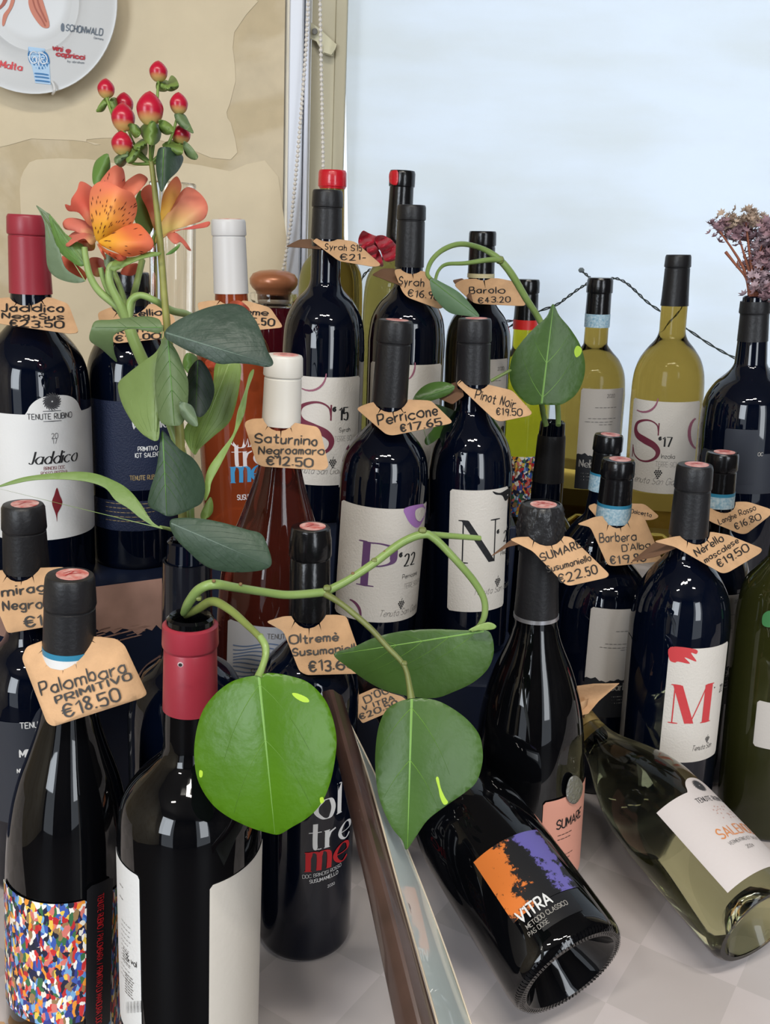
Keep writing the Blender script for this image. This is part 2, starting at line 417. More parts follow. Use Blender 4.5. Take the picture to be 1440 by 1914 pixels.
tag(bl, 'closed pale bluish roller blind filling the window behind the bottles', 'blind')
box('bottom_rail', (x1, 1.53, BY-.006, BY+.006, .222, .238), mat('white rail', srgb(220, 222, 226), .4), bl, .002)
# table and the boxes the bottles stand on
V, F = [], []
NX, NY = 90, 90
def tz(x, y): return .0012*math.sin(9*x+4*y)*math.sin(7*y-3*x)+.0008*math.sin(23*x-11*y)-.0022
for j in range(NY+1):
    for i in range(NX+1):
        x = -1.3+2.9*i/NX; y = .455+(WY-.03-.455)*j/NY; V.append((x, y, tz(x, y)))
for j in range(NY):
    for i in range(NX): a = j*(NX+1)+i; F.append((a, a+1, a+NX+2, a+NX+1))
tb = thing('table', 'long display table under all the bottles', 'table', (0, .8, -.75))
box('tabletop', (-1.28, 1.58, .47, WY-.04, -.04, -.006), mat('brown table wood', srgb(90, 60, 40), .5), tb)
for lx, ly in ((-1.2, .53), (1.5, .53), (-1.2, 1.36), (1.5, 1.36)): box('leg', (lx-.03, lx+.03, ly-.03, ly+.03, -.75, -.04), MATS['brown table wood'], tb)
tc_ = mk('tablecloth', V, F, clothm, None, sharp=80); tag(tc_, 'grey damask tablecloth with large tone on tone squares', 'tablecloth')
navy = mat('midnight blue carton', srgb(20, 29, 52), .45, noise=.2, nscale=20)
def carton(label, b, m=navy, rot=0, name='carton'):
    o = box(name, b, m, None, .002); tag(o, label, 'box', 'cartons used as display steps'); o['group'] = 'boxes used as display steps'; return o
carton('dark blue carton step under the P and N bottles', (-.05, .150, .895, 1.04, .0, .1345))
carton('low dark blue carton step under the white-capped rosé bottle', (-.165, -.052, .740, .845, .0, .1345))
carton('dark blue carton under the row with the S bottle at the back', (-.125, .150, 1.045, 1.41, .0, .2595))
carton('narrow dark blue carton under the orange rosé bottle', (-.205, -.127, .955, 1.41, .0, .2595))
carton('grey cloth covered block under the dried flower bottle near the window', (.31, .95, 1.078, 1.41, .0, .1695), clothm, name='display_block')
carton('small grey cloth covered block under the olive bottle with the blue neck band', (.162, .308, 1.262, 1.41, .0, .1695), clothm, name='display_block')
# left carton, turned a little, with a printed brush stroke band
e0 = Vector(P(180, 1113, .928)); e1 = Vector(P(305, 1095, .958)); dx = (e1-e0); dx.z = 0; dx.normalize(); dyv = Vector((-dx.y, dx.x, 0))
q0 = e0-dx*.27; V = []
for z in (0, .2355):
    for a, b_ in ((0, 0), (.345, 0), (.345, .25), (0, .25)):
        p = q0+dx*a+dyv*b_; V.append(Vector((p.x, p.y, z)))
lc = mk('carton', V, [(0, 1, 2, 3), (4, 7, 6, 5), (0, 4, 5, 1), (1, 5, 6, 2), (2, 6, 7, 3), (3, 7, 4, 0)], navy, None, smooth=False)
tag(lc, 'midnight blue wine carton with a pinkish brown brush stroke band, under the left bottles', 'box', 'boxes used as display steps')
def carton_pt(x, z): p = q0+dx*x-dyv*.0006; return Vector((p.x, p.y, z))
rnd = random.Random(3); out = [Vector((.02, .2345)), Vector((.34, .2345))]
x = .34; zz = .187
while x > .02:
    out.append(Vector((x, .193+.010*math.sin(x*14)+rnd.uniform(-.004, .004)-(.004 if rnd.random() < .3 else 0)))); x -= rnd.uniform(.002, .006)
V, F = fill2d(out, .02)
bandm = mat('pinkish brown print', srgb(178, 140, 126), .6, noise=.15, nscale=30)
mk('printed_band', [carton_pt(p.x, p.y) for p in V], F, bandm, lc, smooth=False)
V, F = [], []
for k in range(60):
    x = rnd.uniform(.03, .31); z = rnd.uniform(.172, .19); l = rnd.uniform(.006, .03); h = rnd.uniform(.0004, .0016); o = len(V)
    V += [carton_pt(x, z), carton_pt(x+l, z+l*.12), carton_pt(x+l*.9, z+h+l*.12), carton_pt(x, z+h)]; F.append((o, o+1, o+2, o+3))
o = mk('brush_streaks', V, F, bandm, lc, smooth=False); o['kind'] = 'stuff'
# ================================================================ bottles
class Bottle:
    """A lathe body whose silhouette is given from the top down; axis from base to top."""
    def __init__(s, name, label, top, low, d, z0=0, prof=(), seg=56, group=None, base_pt=None, catg='bottle', toppt=None, zbase_off=0):
        s.top = toppt if toppt is not None else P(top[0], top[1], d)
        if base_pt is not None: s.base = base_pt
        else:
            h = s.top.z-z0
            # lean sideways only, so that the axis passes the lower picture point
            b = Vector((s.top.x, s.top.y, z0))
            lo, hi = -.12, .12
            for _ in range(40):
                mid = (lo+hi)/2; bb = b+Vector((mid, 0, 0)); q = s._at_v(bb, s.top, low[1])
                if proj(q)[0] < low[0]: lo = mid
                else: hi = mid
            s.base = b+Vector(((lo+hi)/2, 0, 0))
        s.A = (s.top-s.base).normalized(); s.h = (s.top-s.base).length
        toc = CAM-s.base.lerp(s.top, .5); toc = toc-s.A*toc.dot(s.A); s.Y = toc.normalized(); s.X = s.A.cross(s.Y)
        s.prof = []
        prof = list(prof)
        if len(prof) > 4 and top:
            for i in (0, 1): prof[i] = (top[1]+(prof[i][0]-top[1])*.55, prof[i][1]+(.5*(prof[2][1]-prof[0][1]) if i == 0 else 0))
        for (v, hw) in prof:
            t = s.h_of_v(v); s.prof.append((t, hw*s.depth(t)/FPX))
        s.R = s.prof[-1][1] if s.prof else .04
        s.root = thing(name, label, catg, tuple(s.base), group)
        s.seg = seg
    @staticmethod
    def _at_v(b, t, v):
        lo, hi = -.3, 1.2
        for _ in range(40):
            m = (lo+hi)/2
            if proj(b.lerp(t, m))[1] > v: lo = m
            else: hi = m
        return b.lerp(t, lo)
    def h_of_v(s, v): return (s._at_v(s.base, s.top, v)-s.base).dot(s.A)
    def h_front(s, v):
        h = s.h_of_v(v)
        for _ in range(4):
            lo, hi = h-.03, h+.08; r = s.r_at(h)
            for _k in range(25):
                m = (lo+hi)/2
                if proj(s.pt(0, m, r))[1] > v: lo = m
                else: hi = m
            h = lo
        return h
    def depth(s, t): return (s.base+s.A*t-CAM).dot(FW)
    def pt(s, ph, h, r): return s.base+s.A*h+(s.X*math.sin(ph)+s.Y*math.cos(ph))*r
    def hit(s, u, v, r=None):
        r = r or s.R
        o = CAM-s.base; dd = ray(u, v)
        oo = o-s.A*o.dot(s.A); dp = dd-s.A*dd.dot(s.A)
        a = dp.dot(dp); b = 2*oo.dot(dp); c = oo.dot(oo)-r*r
        disc = b*b-4*a*c
        t = (-b-math.sqrt(disc))/(2*a) if disc > 0 else -b/(2*a)
        p = o+dd*t; h = p.dot(s.A)
        return math.atan2(p.dot(s.X), p.dot(s.Y)), h
    def r_at(s, h):
        q = s.prof
        if h >= q[0][0]: return q[0][1]
        for a, b in zip(q, q[1:]):
            if b[0] <= h <= a[0]: return b[1]+(a[1]-b[1])*(h-b[0])/max(1e-9, a[0]-b[0])
        return s.R
    def lathe(s, name, hr, m, seg=None, sharp=35, parent=None, cap=True, **kw):
        seg = seg or s.seg; V, F = [], []
        for h, r in hr:
            for k in range(seg): V.append(s.pt(2*math.pi*k/seg+math.pi, h, r))
        n = len(hr)
        for i in range(n-1):
            for k in range(seg): F.append((i*seg+k, i*seg+(k+1) % seg, (i+1)*seg+(k+1) % seg, (i+1)*seg+k))
        if cap:
            F.append(tuple(range(seg))); F.append(tuple((n-1)*seg+k for k in range(seg)))
        return mk(name, V, F, m, parent or s.root, sharp=sharp, **kw)
    def smooth_prof(s, pts):
        """monotone smoothing of (h, r) pairs where the outline flows, keeping ring edges crisp"""
        out = []
        for i in range(len(pts)-1):
            p1, p2 = pts[i], pts[i+1]; p0 = pts[max(i-1, 0)]; p3 = pts[min(i+2, len(pts)-1)]
            big = abs(p1[0]-p2[0]) > .004
            n = 4 if big and abs(p1[1]-p2[1]) > .0015 else 1
            m1 = (p2[1]-p0[1])/((p2[0]-p0[0]) or 1e-9); m2 = (p3[1]-p1[1])/((p3[0]-p1[0]) or 1e-9)
            dk = (p2[1]-p1[1])/((p2[0]-p1[0]) or 1e-9); L = 3*abs(dk)
            m1 = max(-L, min(L, m1)) if m1*dk > 0 else 0; m2 = max(-L, min(L, m2)) if m2*dk > 0 else 0
            H = p2[0]-p1[0]
            for k in range(n):
                t = k/n
                r = p1[1]*(2*t**3-3*t*t+1)+H*m1*(t**3-2*t*t+t)+p2[1]*(-2*t**3+3*t*t)+H*m2*(t**3-t*t)
                out.append((p1[0]+H*t, r))
        out.append(pts[-1]); return out
    def build(s, glass, capm=None, cap_v=None, sticker=False, band=None, open_mouth=False, foot=.004, punt=.6, liquid=None, neckglass=None, shell=False):
        pr = s.smooth_prof(s.prof); R = s.R
        ch = s.h_front(cap_v) if cap_v else None
        r0 = s.prof[0][1]
        gl = []
        if open_mouth:
            h0 = s.h; ri = r0*.68
            gl += [(h0-.05, ri), (h0-.004, ri), (h0-.001, ri*1.12), (h0, r0*.86), (h0-.0015, r0*.97)]
        else: gl += [(s.h, r0*.9)] if not capm else []
        for h, r in pr:
            if capm and h > ch+.0005: continue
            gl.append((h, r-(.0006 if capm and not gl else 0)))
        if capm and not open_mouth:
            rc = s.r_at(ch); gl = [(ch+.002, rc*.95)]+gl
        f = R*.16
        base = [(f, R), (f*.5, R*.985), (f*.15, R*.95), (0, R*.88), (0, R*.8), (R*punt*.5, R*.55), (R*punt, R*.2), (R*punt*1.02, .001)]
        gl += base
        if glass: s.glass = s.lathe('glass', gl, glass, cap=not open_mouth)
        if shell:
            t = .0022
            inner = [(max(h, .006 if r < R*.9 else h), max(r-t, .0005)) for h, r in gl[:-1]]
            inner = [(h+(.003 if r < R*.86 and h < R else 0), r) for h, r in inner]
        if capm:
            cp = [(s.h, r0*.93), (s.h-.0002, r0*.97)]+[(h, r) for h, r in pr if h > ch]
            for i in range(2, len(cp)-1):                          # crease under the lip ring
                if cp[i][1]-cp[i+1][1] > .0001 and cp[i][0]-cp[i+1][0] < .004 and s.h-cp[i][0] > .007:
                    h_, r_ = cp[i]; cp[i:i+1] = [(h_+.0012, r_+.0003), (h_, r_), (h_-.0006, r_-.0010), (h_-.0016, r_-.0011), (h_-.0022, cp[i+1][1])]; cp = cp[:i+5]+[q for q in cp[i+5:] if q[0] < h_-.0023]; break
            rc = s.r_at(ch); cp += [(ch, rc+.0004), (ch, rc-.0012)]
            if open_mouth: cp = [(h, r) for h, r in cp if h <= s.h_of_v(s.mouth_v)]; cp = [(cp[0][0], cp[0][1]-.0018)]+cp
            s.cap = s.lathe('capsule', cp, capm, cap=not open_mouth, sharp=30)
        if sticker:
            V, F = [], []; n = 24; off = s.X*(.0015*(1 if sticker > 0 else -1))
            for k in range(n):
                a = 2*math.pi*k/n; V.append(s.base+s.A*(s.h+.0005)+off+(s.X*math.cos(a)+s.Y*math.sin(a))*r0*.68)
            for k in range(n): V.append(V[k]-s.A*.0006)
            o = mk('top_sticker', V, [tuple(range(n))]+[(k, (k+1) % n, n+(k+1) % n, n+k) for k in range(n)], mat('pinkish seal sticker', srgb(235, 196, 188), .5, noise=.9, nscale=150, col2=srgb(205, 92, 84)), s.root, smooth=False)
            qs = [[Vector((-.5, -.4)), Vector((.1, .4))], [Vector((-.2, 0)), Vector((.6, .1))], [Vector((-.6, .1)), Vector((-.1, .5)), Vector((.5, .4))]]
            V, F = ribbons(qs, .1); mk('sticker_print', [s.base+s.A*(s.h+.0009)+off+(s.X*p.x-s.Y*p.y)*r0*.6 for p in V], F, mat('sticker print', srgb(196, 60, 62), .5), o, smooth=False)
        if band:
            for (va, vb, m) in band:
                ha, hb = s.h_front(va), s.h_front(vb); r1 = s.r_at(ha)+.0007; r2 = s.r_at(hb)+.0007
                s.lathe('neck_band', [(ha, r1-.001), (ha, r1), (hb, r2), (hb, r2-.001)], m, cap=False)
        return s
    # ---- labels and print
    def label(s, m, tl, br, top=None, bottom=None, eps=.0004, name='label', nx=28, ny=10, r=None, ph=None):
        """grid on the bottle's wall; top(x) / bottom(x) shift the edge (metres) for x in 0..1"""
        r = r or s.R
        p0, h1 = s.hit(*tl, r); p1, h0 = s.hit(*br, r)
        if ph:
            p0 = math.radians(ph[0]) if ph[0] is not None else p0; p1 = math.radians(ph[1]) if ph[1] is not None else p1
        V, F, U = [], [], []
        for j in range(ny+1):
            for i in range(nx+1):
                x = i/nx; y = j/ny
                a = h0+(bottom(x) if bottom else 0); b = h1+(top(x) if top else 0)
                cr = .0025; e = min(x, 1-x)*(p1-p0)*r
                if e < cr:
                    k = cr-math.sqrt(max(0, cr*cr-(cr-e)**2)); a += k; b -= k
                V.append(s.pt(p0+(p1-p0)*x, a+(b-a)*y, r+eps)); U.append((x, y))
        for j in range(ny):
            for i in range(nx): F.append((j*(nx+1)+i, j*(nx+1)+i+1, (j+1)*(nx+1)+i+1, (j+1)*(nx+1)+i))
        o = mk(name, V, F, m, s.root, uvs=U, solid=.0002)
        s.lab = (p0, p1, h0, h1, r); return o
    def put(s, polys_vf, uvc, px, r=None, eps=.0008, align='c', width=0, rot=0):
        r = r or s.R; ph, h = s.hit(uvc[0], uvc[1], r)
        p = s.pt(ph, h, r); mpx = (p-CAM).dot(FW)/FPX*px/.93
        V, F = polys_vf; out = []
        ox = {'c': -width/2, 'l': 0, 'r': -width}[align]
        cr, sr = math.cos(math.radians(rot)), math.sin(math.radians(rot))
        for q in V:
            x, y = (q.x+ox)*mpx, (q.y)*mpx
            x, y = x*cr-y*sr, x*sr+y*cr
            out.append(s.pt(ph+x/r, h+y, r+eps))
        return out, F
    def text(s, st, uvc, px, w=.12, contrast=0, shear=0, serif=False, align='c', rot=0, r=None, squeeze=1, space=1.7, eps=.0008):
        V, F, wd = ribbon_text(st, w, contrast, shear, 0, serif, space)
        V = [Vector((p.x*squeeze, p.y)) for p in V]
        return s.put((V, F), uvc, px, r, align=align, width=wd*squeeze, rot=rot, eps=eps)
    def prt(s, parts, m, parent, name='print'):
        if 1 < len(parts) <= 3:
            return [mk(name, v, f, m, parent, smooth=False) for v, f in parts][0]
        V, F = join(parts); return mk(name, V, F, m, parent, smooth=False)

def lines(B, u0, v0, n, dv, px_w, seed=0, h=2.0, align='l'):
    """a block of illegible small print"""
    rnd = random.Random(seed); out = []
    for i in range(n):
        x = 0; qs = []
        L = px_w*rnd.uniform(.75, 1)
        x = -L/2 if align == 'c' else 0
        e = x+L
        while x < e-3:
            l = rnd.uniform(4, 9); l = min(l, e-x); qs.append([Vector((x, 0)), Vector((x+l*.5, .0)), Vector((x+l, 0))]); x += l+2
        out.append(B.put(ribbons(qs, h*.55), (u0, v0+i*dv), 1))
    return out
def disc_logo(B, uvc, px):
    qs = []
    for k in range(20):
        a = k*math.pi*2/20
        qs.append([Vector((math.cos(a+t*.9)*(.25+.75*t), math.sin(a+t*.9)*(.25+.75*t))) for t in (0, .33, .66, 1)])
    qs.append([Vector((math.cos(a*.3)*.18, math.sin(a*.3)*.18)) for a in range(22)])
    return B.put(ribbons(qs, .16), uvc, px)
def grapes(B, uvc, px):
    V, F = [], []
    for j, n in enumerate((3, 4, 3, 2, 1)):
        for i in range(n):
            cx, cy = (i-(n-1)/2)*.45, -j*.4; o = len(V)
            for k in range(7): V.append(Vector((cx+.2*math.cos(k*.9), cy+.2*math.sin(k*.9))))
            F.append(tuple(range(o, o+7)))
    a, b = ribbons([[Vector((0, .3)), Vector((.15, .8))]], .12); o = len(V); V += a; F += [tuple(i+o for i in f) for f in b]
    return B.put((V, F), uvc, px)

# high-contrast letters: (weight, points) strokes plus serifs
BIG = {'M': ([(0, 'a', [(.08, 0), (.08, 1)]), (1, 'a', [(.14, 1), (.48, 0)]), (0, 'a', [(.50, 0), (.86, 1)]), (1, 'a', [(.92, 1), (.92, 0)])], [(0, .2, 0), (.78, 1.06, 0), (0, .2, 1), (.86, 1.06, 1)]),
       'N': ([(0, 'a', [(.1, 0), (.1, 1)]), (1, 'a', [(.14, 1), (.80, 0)]), (0, 'a', [(.86, 1), (.86, .02)])], [(0, .22, 0), (0, .2, 1), (.74, .98, 1)]),
       'P': ([(1, 'a', [(.2, 0), (.2, 1)]), (2, 'c', [(.2, .98), (.5, .98), (.76, .90), (.80, .74), (.76, .56), (.5, .47), (.2, .47)])], [(.03, .4, 0), (.03, .2, 1)]),
       'S': ([(0, 'a', [(.70, .66), (.70, .96)]), (0, 'a', [(.03, .04), (.03, .34)]), (3, 'c', [(.70, .74), (.66, .90), (.52, .99), (.34, .99), (.14, .90), (.08, .74), (.16, .60), (.38, .51), (.60, .42), (.72, .28), (.68, .12), (.5, .01), (.28, .01), (.1, .12), (.04, .28)])], [])}
def big_letter(ch, thick=.17, thin=.03):
    V, F = [], []
    def add(a, b):
        o = len(V); V.extend(a); F.extend([tuple(i+o for i in f) for f in b])
    strokes, ser = BIG[ch]
    for wt, kind, pp in strokes:
        pp = [Vector(p) for p in pp]
        q = cat(pp, 6) if kind == 'c' else [pp[0].lerp(pp[1], k/8) for k in range(9)]
        n = len(q); o = len(V)
        for i in range(n):
            t = (q[min(i+1, n-1)]-q[max(i-1, 0)]).normalized(); nn = Vector((-t.y, t.x))
            if wt == 0: w = thin
            elif wt == 1: w = thick; nn = Vector((-1, 0)) if t.y > 0 else Vector((1, 0))
            elif wt == 2: w = thin+(thick-thin)*abs(t.y)**2
            else: w = thin+(thick-thin)*math.exp(-((i/(n-1)-.5)/.2)**2)
            V.append(q[i]+nn*w*.5); V.append(q[i]-nn*w*.5)
        for i in range(n-1): F.append((o+2*i, o+2*i+1, o+2*i+3, o+2*i+2))
    for x0, x1, y in ser: add(*ribbons([[Vector((x0, y)), Vector(((x0+x1)/2, y)), Vector((x1, y))]], thin*1.2))
    return V, F, .9
# paper for the serif letter labels
def letter_label(B, tl, br, letter, luv, lpx, lcol, year, yuv, ypx, word, foot_uv, guv, ph=None, lw=.26):
    L = B.label(paper, tl, br, ph=ph)
    V, F, wd = big_letter(letter); B.prt([B.put((V, F), luv, lpx, width=wd)], lcol, L, 'letter_print')
    pts = [B.text('‘', (yuv[0]-ypx*.8, yuv[1]), ypx, .13, 0), B.text(year, yuv, ypx, .17, .6, squeeze=1)]
    pts += [B.text(word, (yuv[0]+2, yuv[1]+22), 8, .09)]
    B.prt(pts, ink, L)
    g = [grapes(B, guv, 8)]
    B.prt(g, ink, L, 'grape_print')
    q = [B.text('Tenuta San Giaime', foot_uv, 12, .06, 0, .35, squeeze=.8)]
    q += [B.text('TERRE SICILIANE', (yuv[0]+8, yuv[1]+38), 9, .05, squeeze=.7)]
    B.prt(q, ink_grey, L, 'small_print')
    return L
blob = lambda pts, n=5: cat([Vector(p) for p in pts], n, True)
def patch(B, uvpts, eps=.0007, step=6, r=None):
    """flat printed patch traced on the label"""
    V, F = fill2d(blob(uvpts, 4), step)
    out = []
    for p in V:
        ph, h = B.hit(p.x, p.y, r); out.append(B.pt(ph, h, (r or B.R)+eps))
    return out, F

seal_foil = mat('blue white excise band', srgb(196, 214, 222), .5, noise=.3, nscale=400, col2=srgb(120, 165, 190))
blue_line = mat('petrol blue ring', srgb(50, 130, 165), .4)
white_ring = mat('white ring', srgb(225, 225, 225), .4)

# ---- front row, on the table
b_pal = Bottle('wine_bottle', 'sloping-shouldered dark bottle with a multicoloured painted label and black striped strip', (131, 1074), (128, 1650), .632, 0,
    [(1078, 41), (1086, 45), (1092, 46), (1130, 47.5), (1135, 46.5), (1232, 47.5), (1245, 44), (1300, 47), (1350, 56), (1400, 72), (1450, 90), (1500, 102), (1560, 109), (1650, 112)])
b_pal.build(brown_glass, cap_black, 1229, sticker=1, band=[(1226, 1236, blue_line), (1236, 1252, white_ring)])
b_red = Bottle('vase_bottle', 'open dark bottle with claret red capsule holding the trailing vine, plain white label', (356, 1150), (356, 1700), .566, 0,
    [(1150, 44), (1158, 46), (1164, 46), (1167, 51.5), (1205, 51.5), (1211, 49), (1350, 50), (1385, 49), (1405, 53), (1425, 72), (1450, 99), (1480, 121), (1510, 130), (1550, 133)])
b_red.mouth_v = 1163
b_red.build(brown_glass, cap_red, 1345, open_mouth=True)
b_vase = Bottle('vase_bottle', 'open black bottle behind the claret capsule, holding the orange flowers and red berries', (350, 1008), (350, 1350), .70, 0,
    [(1010, 36), (1016, 39), (1036, 40), (1044, 41), (1047, 45.5), (1200, 46), (1222, 48), (1236, 60), (1256, 85), (1285, 101), (1330, 108)])
b_vase.mouth_v = 1045
b_vase.build(dark_glass, mat('smoky clear sleeve', (.01, .011, .016, 1), .12), 1190, open_mouth=True)
b_mir = Bottle('wine_bottle', 'dark bottle cut by the left picture edge, round pink top sticker and slate grey label', (43, 942), (68, 1400), .795, 0,
    [(946, 34), (953, 39), (988, 40), (993, 39), (1078, 41), (1170, 41), (1195, 50), (1220, 75), (1255, 93), (1310, 99)])
b_mir.build(dark_glass, cap_black, 1078, sticker=1)
b_olt = Bottle('wine_bottle', 'tall black bottle printed in white and red lettering behind the large round leaf', (581, 984), (571, 1650), .7195, 0,
    [(988, 34), (994, 37), (1000, 38), (1006, 39.5), (1038, 39.5), (1043, 37.5), (1168, 38), (1192, 40), (1205, 50), (1228, 74), (1260, 90), (1305, 95), (1400, 92), (1650, 86)])
b_olt.build(dark_glass, cap_shiny, 1165, sticker=1)
b_sum = Bottle('sparkling_wine_bottle', 'standing sparkling wine bottle with crinkled black foil and salmon pink label', (1013, 943), (985, 1500), .80, 0,
    [(947, 33), (954, 38), (972, 40), (1000, 40), (1020, 37), (1060, 38), (1100, 39), (1165, 41), (1200, 50), (1250, 72), (1300, 88), (1350, 97), (1420, 102), (1500, 103)])
b_sum.build(brown_glass, cap_black, 1162, sticker=1, band=[(1161, 1168, mat('silver edge', srgb(200, 200, 205), .3, metal=.8))])
b_mas = Bottle('wine_bottle', 'black bottle with a large red M on a cream label', (1300, 868), (1262, 1250), .905, 0,
    [(872, 30), (880, 33.5), (912, 34), (916, 33), (1008, 35), (1030, 35), (1045, 42), (1060, 55), (1085, 72), (1115, 85), (1160, 91)])
b_mas.build(dark_glass, cap_black, 1008, sticker=1)
b_bar = Bottle('wine_bottle', 'dark bottle with blue excise band, between pink label bottle and M bottle', (1157, 858), (1120, 1250), .985, 0,
    [(862, 28), (868, 31), (889, 31), (893, 30), (985, 31), (1040, 33), (1060, 50), (1085, 70), (1120, 82), (1160, 85)])
b_bar.build(dark_glass, cap_shiny, 948, sticker=1, band=[(946, 952, blue_line), (952, 982, seal_foil)])
b_ba2 = Bottle('wine_bottle', 'dark bottle with blue band standing right behind the 19.90 tag bottle', (1139, 812), (1106, 1100), 1.10, 0,
    [(815, 25), (822, 27), (842, 27), (846, 25.5), (925, 26), (960, 28), (980, 45), (1010, 62), (1050, 66)])
b_ba2.build(dark_glass, cap_shiny, 890, sticker=1, band=[(888, 892, blue_line), (892, 922, seal_foil)])
b_lan = Bottle('wine_bottle', 'dark bottle with blue band wearing the 16.80 tag, right of M bottle', (1352, 845), (1322, 1120), 1.0, 0,
    [(848, 27), (855, 29.5), (877, 29.5), (881, 28.5), (955, 29), (990, 30), (1010, 45), (1035, 60), (1065, 70), (1100, 73)])
b_lan.build(dark_glass, cap_shiny, 926, sticker=1, band=[(924, 930, blue_line), (930, 952, seal_foil)])
b_edge = Bottle('wine_bottle', 'olive green bottle cut off by the right picture edge', (1492, 880), (1452, 1250), .908, 0,
    [(884, 31), (1000, 33), (1040, 36), (1060, 50), (1090, 72), (1130, 80), (1180, 84)])
green_glass = mat('deep olive glass', (.03, .032, .008, 1), .03, trans=.35, ior=1.45)
b_edge.build(green_glass, cap_black, 980)
b_vas2 = Bottle('vase_bottle', 'open black bottle holding the two-stemmed vine, behind the crinkled foil bottle', (1034, 787), (1012, 1050), 1.205, 0,
    [(789, 23), (794, 25), (812, 25), (816, 26), (900, 29), (950, 30), (975, 46), (1010, 62), (1060, 68)])
b_vas2.mouth_v = 812
b_vas2.build(dark_glass, cap_black, 905, open_mouth=True)

s_ = b_sum; rn = random.Random(2); V, F = [], []; hs = [s_.h+.0008, s_.h+.0002]+[s_.h-.0035*k for k in range(1, 12)]; seg = 72
for j, h in enumerate(hs):
    for k in range(seg):
        a = 2*math.pi*k/seg; r0 = s_.r_at(h)*(.90 if j == 0 else 1)+.0006
        if j > 1: r0 += .0011*math.sin(9*a+j*.5)*math.sin(j*.9+a*3)+.0008*math.sin(23*a+j*1.7)+rn.uniform(0, .0005)
        hh = h-(.0035*math.sin(6*a+1)+.003*math.sin(13*a) if j == len(hs)-1 else 0); V.append(s_.pt(a, hh, r0))
for j in range(len(hs)-1):
    for k in range(seg): F.append((j*seg+k, j*seg+(k+1) % seg, (j+1)*seg+(k+1) % seg, (j+1)*seg+k))
mk('crinkled_foil', V, F, mat('crinkled black foil', (.02, .02, .022, 1), .3, bump=.6, bscale=160), s_.root, sharp=25, solid=.0003)
# ---- first step, z = .135
T1, T2, T3, TL = .135, .26, .17, .236
b_per = Bottle('wine_bottle', 'black bottle with a large purple P on a cream label', (740, 598), (717, 900), .935, T1,
    [(601, 30), (607, 32.5), (639, 33), (642, 32), (765, 33), (790, 33), (805, 45), (825, 63), (850, 77), (885, 83)])
b_per.build(dark_glass, cap_black, 762, sticker=1)
b_pin = Bottle('wine_bottle', 'black bottle with a large black N on a cream label', (888, 595), (878, 920), .985, T1,
    [(598, 29), (604, 31.5), (638, 32), (642, 31), (722, 31), (762, 31), (780, 40), (805, 58), (835, 72), (875, 79)])
b_pin.build(dark_glass, cap_black, 720, sticker=1)
rose = mat('rose wine glass', (.30, .055, .035, 1), .02, trans=.85, ior=1.36, spec=.6)
b_sat = Bottle('wine_bottle', 'rosé wine bottle with white capsule and sloping shoulders', (531, 663), (514, 1100), .77, T1,
    [(667, 33), (673, 36), (702, 36.5), (706, 35), (803, 35.5), (850, 36), (880, 42), (910, 50), (940, 60), (975, 72), (1010, 86), (1050, 97), (1100, 103), (1150, 105)])
b_sat.build(rose, cap_white, 800, sticker=1)

# ---- second step, z = .26
orange_glass = mat('orange rose wine glass', (.36, .065, .02, 1), .03, trans=.5, ior=1.36)
b_ros = Bottle('wine_bottle', 'orange rosé bottle with pale grey capsule, white and blue lettering', (427, 410), (444, 850), .96, T2,
    [(413, 30), (419, 32), (440, 32), (444, 31), (552, 31.5), (596, 32), (612, 42), (632, 58), (660, 68), (700, 71), (760, 70), (950, 66)])
b_ros.build(orange_glass, cap_grey, 550, sticker=1)
b_s15 = Bottle('wine_bottle', "black bottle with wine red S and '15 on a cream label", (613, 355), (604, 700), 1.01, T2,
    [(358, 26), (364, 28.5), (387, 29), (391, 28), (447, 28.5), (520, 28), (540, 34), (560, 53), (585, 67), (610, 74), (650, 76.5)])
b_s15.build(dark_glass, cap_black, 447)
b_syr = Bottle('wine_bottle', 'black bottle behind the purple P bottle, cream label partly hidden', (770, 383), (760, 640), 1.08, T2,
    [(386, 25), (392, 27), (411, 27), (415, 26), (500, 26.5), (532, 27), (548, 36), (568, 54), (595, 67), (635, 72)])
b_syr.build(dark_glass, cap_black, 500)
b_bao = Bottle('wine_bottle', 'dark bottle with shiny black capsule and cream neck ring, behind the N bottle', (903, 432), (893, 660), 1.25, T2,
    [(435, 24), (440, 25.5), (459, 25.5), (463, 24.5), (518, 24.5), (556, 25), (572, 33), (592, 48), (618, 58), (655, 61)])
b_bao.build(dark_glass, cap_shiny, 512, band=[(512, 520, mat('cream neck ring', srgb(200, 190, 150), .5))])
olive = mat('olive green glass', (.30, .24, .06, 1), .0, trans=1, ior=1.25)
b_o1 = Bottle('wine_bottle', 'olive glass bottle with bright red wax top behind the tag marked 21', (622, 318), (617, 600), 1.24, T2,
    [(321, 24), (327, 26.5), (349, 26.5), (353, 24), (440, 24), (462, 26), (474, 36), (494, 51), (518, 58), (560, 60)])
b_o1.build(olive, mat('red wax', srgb(200, 24, 40), .3, coat=.4, bump=.5, bscale=120), 352)
b_o2 = Bottle('wine_bottle', 'olive glass bottle with black neck and torn red wax remains', (753, 319), (737, 600), 1.27, T2,
    [(323, 23), (329, 24.5), (349, 24), (353, 22.5), (470, 24), (484, 32), (504, 48), (528, 57), (570, 60)])
b_o2.build(olive, cap_shiny, 470)
V, F = patch(b_o2, [(731, 322), (744, 319), (745, 338), (742, 346), (735, 345), (730, 340)], .0012, 4, .0175)
mk('wax_remains', V, F, MATS['red wax'], b_o2.root, solid=.001)

